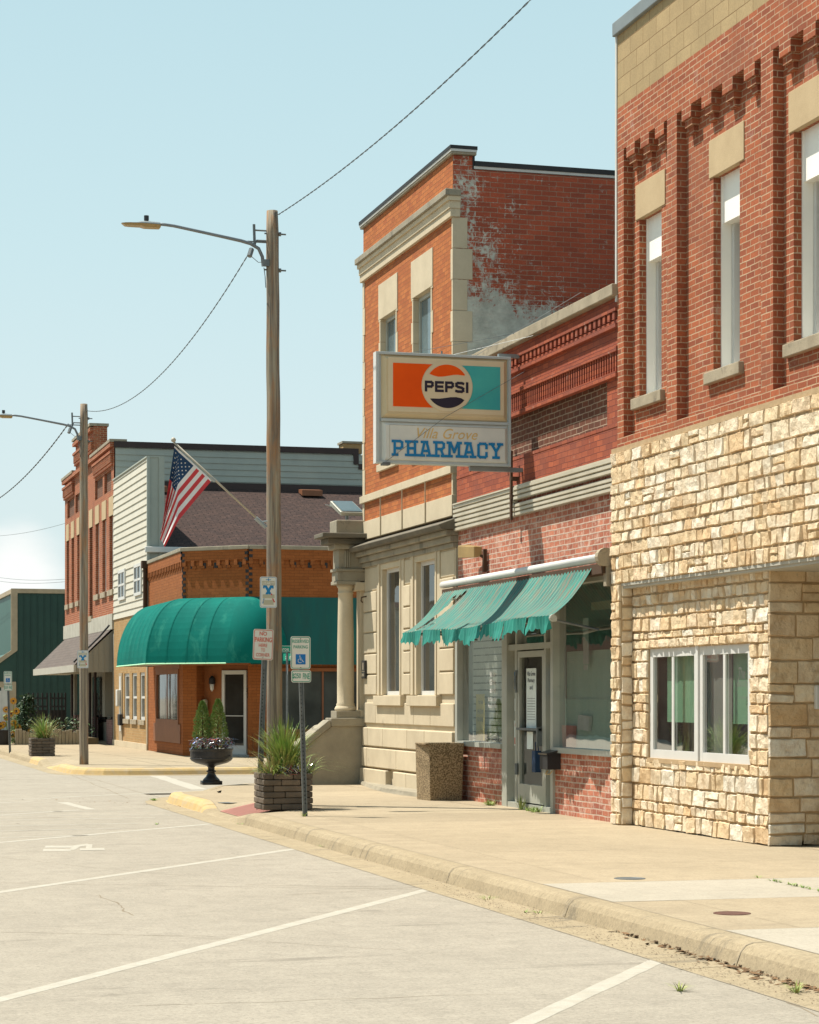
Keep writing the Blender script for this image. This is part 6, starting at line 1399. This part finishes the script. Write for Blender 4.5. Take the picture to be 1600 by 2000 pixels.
link('leaves',b,'dark_leaf',T,recalc=False); b=B(); b.tube([(cxb,69.5,.2),(cxb-.02,69.5,1.5)],.02,6); link('stem',b,'bark',T)
for i,(px_,py_,lab) in enumerate(((26,1369,'highest sunflower beside the leafy bush'),(12,1386,'large sunflower at left just behind the parking sign post'),(22,1394,'sunflower right of the parking sign post, second row'),(32,1389,'bright sunflower against the dark bush'),(27,1412,'open sunflower with brown centre right of the sign post'),(7,1415,'low sunflower left of the sign post'),(2,1418,'lowest sunflower at the left edge'),(35,1421,'low pair sunflower near the timbers'),(13,1402,'sunflower half behind the sign post'),(25,1434,'drooping sunflower over the timber edging'),(60,1430,'small yellow flower left of the far grass'))):
    y_=68.9+.2*(i%3); c0=Vector((xY(px_,y_),y_,zY(px_,py_,y_))); T=thing('sunflower',lab,'flower',(c0.x,y_,.2),0,'sunflowers at the left edge'); b=B(); rr=random.Random(i)
    r0=.075
    for k in range(16): a=k*.393; d=Vector((math.cos(a),-.25,math.sin(a))); s2=Vector((-math.sin(a),0,math.cos(a)))*.018; b.face([c0+d*.025,c0+d*r0+s2,c0+d*r0*1.7,c0+d*r0-s2])
    link('petals',b,'petal',T,recalc=False); b=B(); b.lathe([(.001,0),(.03,.004),(.001,.008)],(0,0,0),10)
    for v in b.v: v.xyz=(c0.x+v.x,c0.y-.03-v.z,c0.z+v.y)
    link('centre',b,'flower_eye',T); b=B(); b.tube([(c0.x+.05,y_+.1,.2),c0+Vector((0,.02,0))],.010,5)
    for k in range(9): p=Vector((c0.x+.05,y_+.1,.2)).lerp(c0,rr.uniform(.1,.95)); d=Vector((rr.uniform(-1,1),-.4,rr.uniform(-.6,.4))).normalized()*.15; s2=d.cross(Vector((0,0,1)))*.35; b.face([p,p+d*.5+s2,p+d,p+d*.5-s2])
    link('stem',b,'leaf',T,recalc=False)
t=thing('black_tub','black plant tub low at the left edge','tub',(xY(4,68.7),68.7,.15)); b=B(); b.lathe([(.22,0),(.27,.42),(.29,.42),(.29,.46)],(xY(3,68.7),68.7,.15),18); link('pot',b,'black',t)
for (pa,pb,lab) in ((56,92,'black slatted metal fence panel behind the far grasses, left one'),(99,128,'black slatted metal fence panel next to the brick storefront')):
    y_=80.6; xa,xb=xY(pa,y_),xY(pb,y_); T=thing('fence_panel',lab,'fence',(xa,y_,0),0,'black metal fence panels'); b=B()
    for k in range(5): x_=xa+(xb-xa)*k/4; b.cube(x_-.03,x_+.03,y_-.03,y_+.03,.0,1.78)
    link('post',b,'black',T); b=B(); 
    for z in (1.25,1.55): b.cube(xa,xb,y_-.05,y_-.02,z,z+.06)
    link('rail',b,'black_gloss',T); b=B(); b.cube(xa,xb,y_,y_+.02,0,1.15); link('panel',b,'black',T)
# ================================================================== SMALL THINGS ON THE GROUND
def weed(px,py,n,h,sp,label,z=.15,m='blade',name='weed_tuft',cat='weed',dx=0):
    g_=G(px,py,z); b=B(); rr=random.Random(int(px)); 
    for k in range(max(1,int(sp/.12))): grass_tuft(b,(g_.x+rr.uniform(-.04,.04),g_.y+(k*.12-sp/2)*1.0,z),n,h*rr.uniform(.6,1.2),.08,rr,.008,.6)
    tag(link(name,b,m,recalc=False),label,cat,'weeds in the cracks')
def Wd(px): return yF(px,9.28)
def wallweed(px,sp,h,lab):
    y_=Wd(px); b=B(); rr=random.Random(int(px))
    for k in range(max(2,int(sp/.07))): grass_tuft(b,(9.24-rr.uniform(0,.12),y_+k*.07-sp/2,.15),16,h*rr.uniform(.5,1.2),.09,rr,.010,.7)
    tag(link('weed_tuft',b,'blade',recalc=False),lab,'weed','weeds in the cracks')
wallweed(970,.5,.10,'weeds at the foot of the brick left of the shop door'); wallweed(1029,.16,.24,'taller weed growing at the hinge side of the shop door'); wallweed(1052,.55,.09,'weeds along the shop door threshold on the right')
weed(597,1594,14,.10,.14,'small weeds around the foot of the near reserved parking post'); weed(297,1563,22,.05,.5,'green weed patch in the road near the yellow kerb',0)
weed(1310,1934,18,.07,.1,'grass tuft in the road crack nearest the bottom right',0); weed(1548,1936,24,.09,.2,'larger grass tuft in the gutter at bottom right',0); weed(306,1610,12,.04,.12,'tiny weed beside the white parking line',0); weed(950,1756,10,.05,.25,'weeds along the gutter edge in the middle',0); weed(1030,1782,10,.05,.35,'yellowish weeds along the gutter edge farther right',0); weed(625,1655,9,.05,.1,'small weed at the end of a parking line',0); weed(470,1610,10,.04,.3,'thin weeds in the gutter by the ramp',0)
b=B(); rr=random.Random(2)
for i in range(26):
    t=i/25; g_=G(1470+t*135,1712+t*30,.15)
    if rr.random()<.7: grass_tuft(b,(g_.x,g_.y,.15),7,.03,.05,rr,.008,.8)
tag(link('weed_row',b,'blade',recalc=False),'row of low weeds in the pavement joint at the right edge','weed','weeds in the cracks')
def leaves(name,px0,py0,px1,py1,n,wd,label,m='leaf_litter',z=.01,sz=.03):
    b=B(); rr=random.Random(n); A=G(px0,py0,0);C=G(px1,py1,0)
    for k in range(n):
        p=A.lerp(C,rr.random())+Vector((rr.gauss(0,wd),rr.gauss(0,wd),z+rr.uniform(0,.015))); a=rr.uniform(0,6.28); s2=sz*rr.uniform(.3,1); d=Vector((math.cos(a),math.sin(a),rr.uniform(-.2,.3)))*s2; e=Vector((-math.sin(a),math.cos(a),rr.uniform(-.2,.3)))*s2*.5; b.face([p-d,p+e,p+d,p-e])
    o=tag(link(name,b,m,recalc=False),label,'leaves'); o['kind']='stuff'
leaves('leaf_litter',1215,1822,1600,1940,420,.055,'dry brown leaves gathered in the gutter along the near kerb',sz=.042)
leaves('leaf_litter',1110,1785,1180,1800,60,.05,'small patch of dry leaves in the gutter'); leaves('leaf_litter',725,1672,755,1678,110,.06,'little heap of brown leaves against the kerb',z=.02,sz=.05)
leaves('gutter_grit',560,1610,900,1745,900,.10,'grey grit scattered along the gutter','dirt_brown',.004,.012); leaves('gutter_grit',900,1745,1600,1960,1400,.10,'grey grit and dust along the near gutter','dirt_brown',.004,.010)
leaves('leaf_litter',1225,1622,1245,1616,14,.03,'few red brown leaves by the foot of the stone pillar',z=.16); leaves('leaf_litter',60,1560,520,1585,60,.25,'scattered dead leaves on the road by the crossing',z=.006)
for px_,py_,r_,m_,lab in ((1230,1716,.13,'galv','grey round cover set in the pale pavement slab'),(1430,1784,.13,'rust','rusty red round iron cover set in the pavement')):
    g_=G(px_,py_); b=B(); b.lathe([(r_,.0),(r_,.004),(r_-.012,.005),(r_-.018,.002),(.001,.002)],(g_.x,g_.y,.149),28); tag(link('iron_cover',b,m_),lab,'cover','round covers in the pavement')
g_=G(447,1564); b=B(); b.lathe([(.16,.0),(.16,.008),(.001,.010)],(g_.x,g_.y,.12),18); tag(link('iron_cover',b,'galv'),'grey utility cover on the ramp by the red tactile pad','cover')
for px_,py_,lab in ((949,1731,'small crumpled white litter at the kerb, farther one'),(1273,1824,'small crumpled white litter at the kerb, nearer one')):
    g_=G(px_,py_,0); b=B(); b.lathe([(.02,0),(.035,.015),(.02,.035),(.004,.045)],(g_.x,g_.y,.01),7); tag(link('litter',b,'litter'),lab,'litter','white scraps by the kerb')
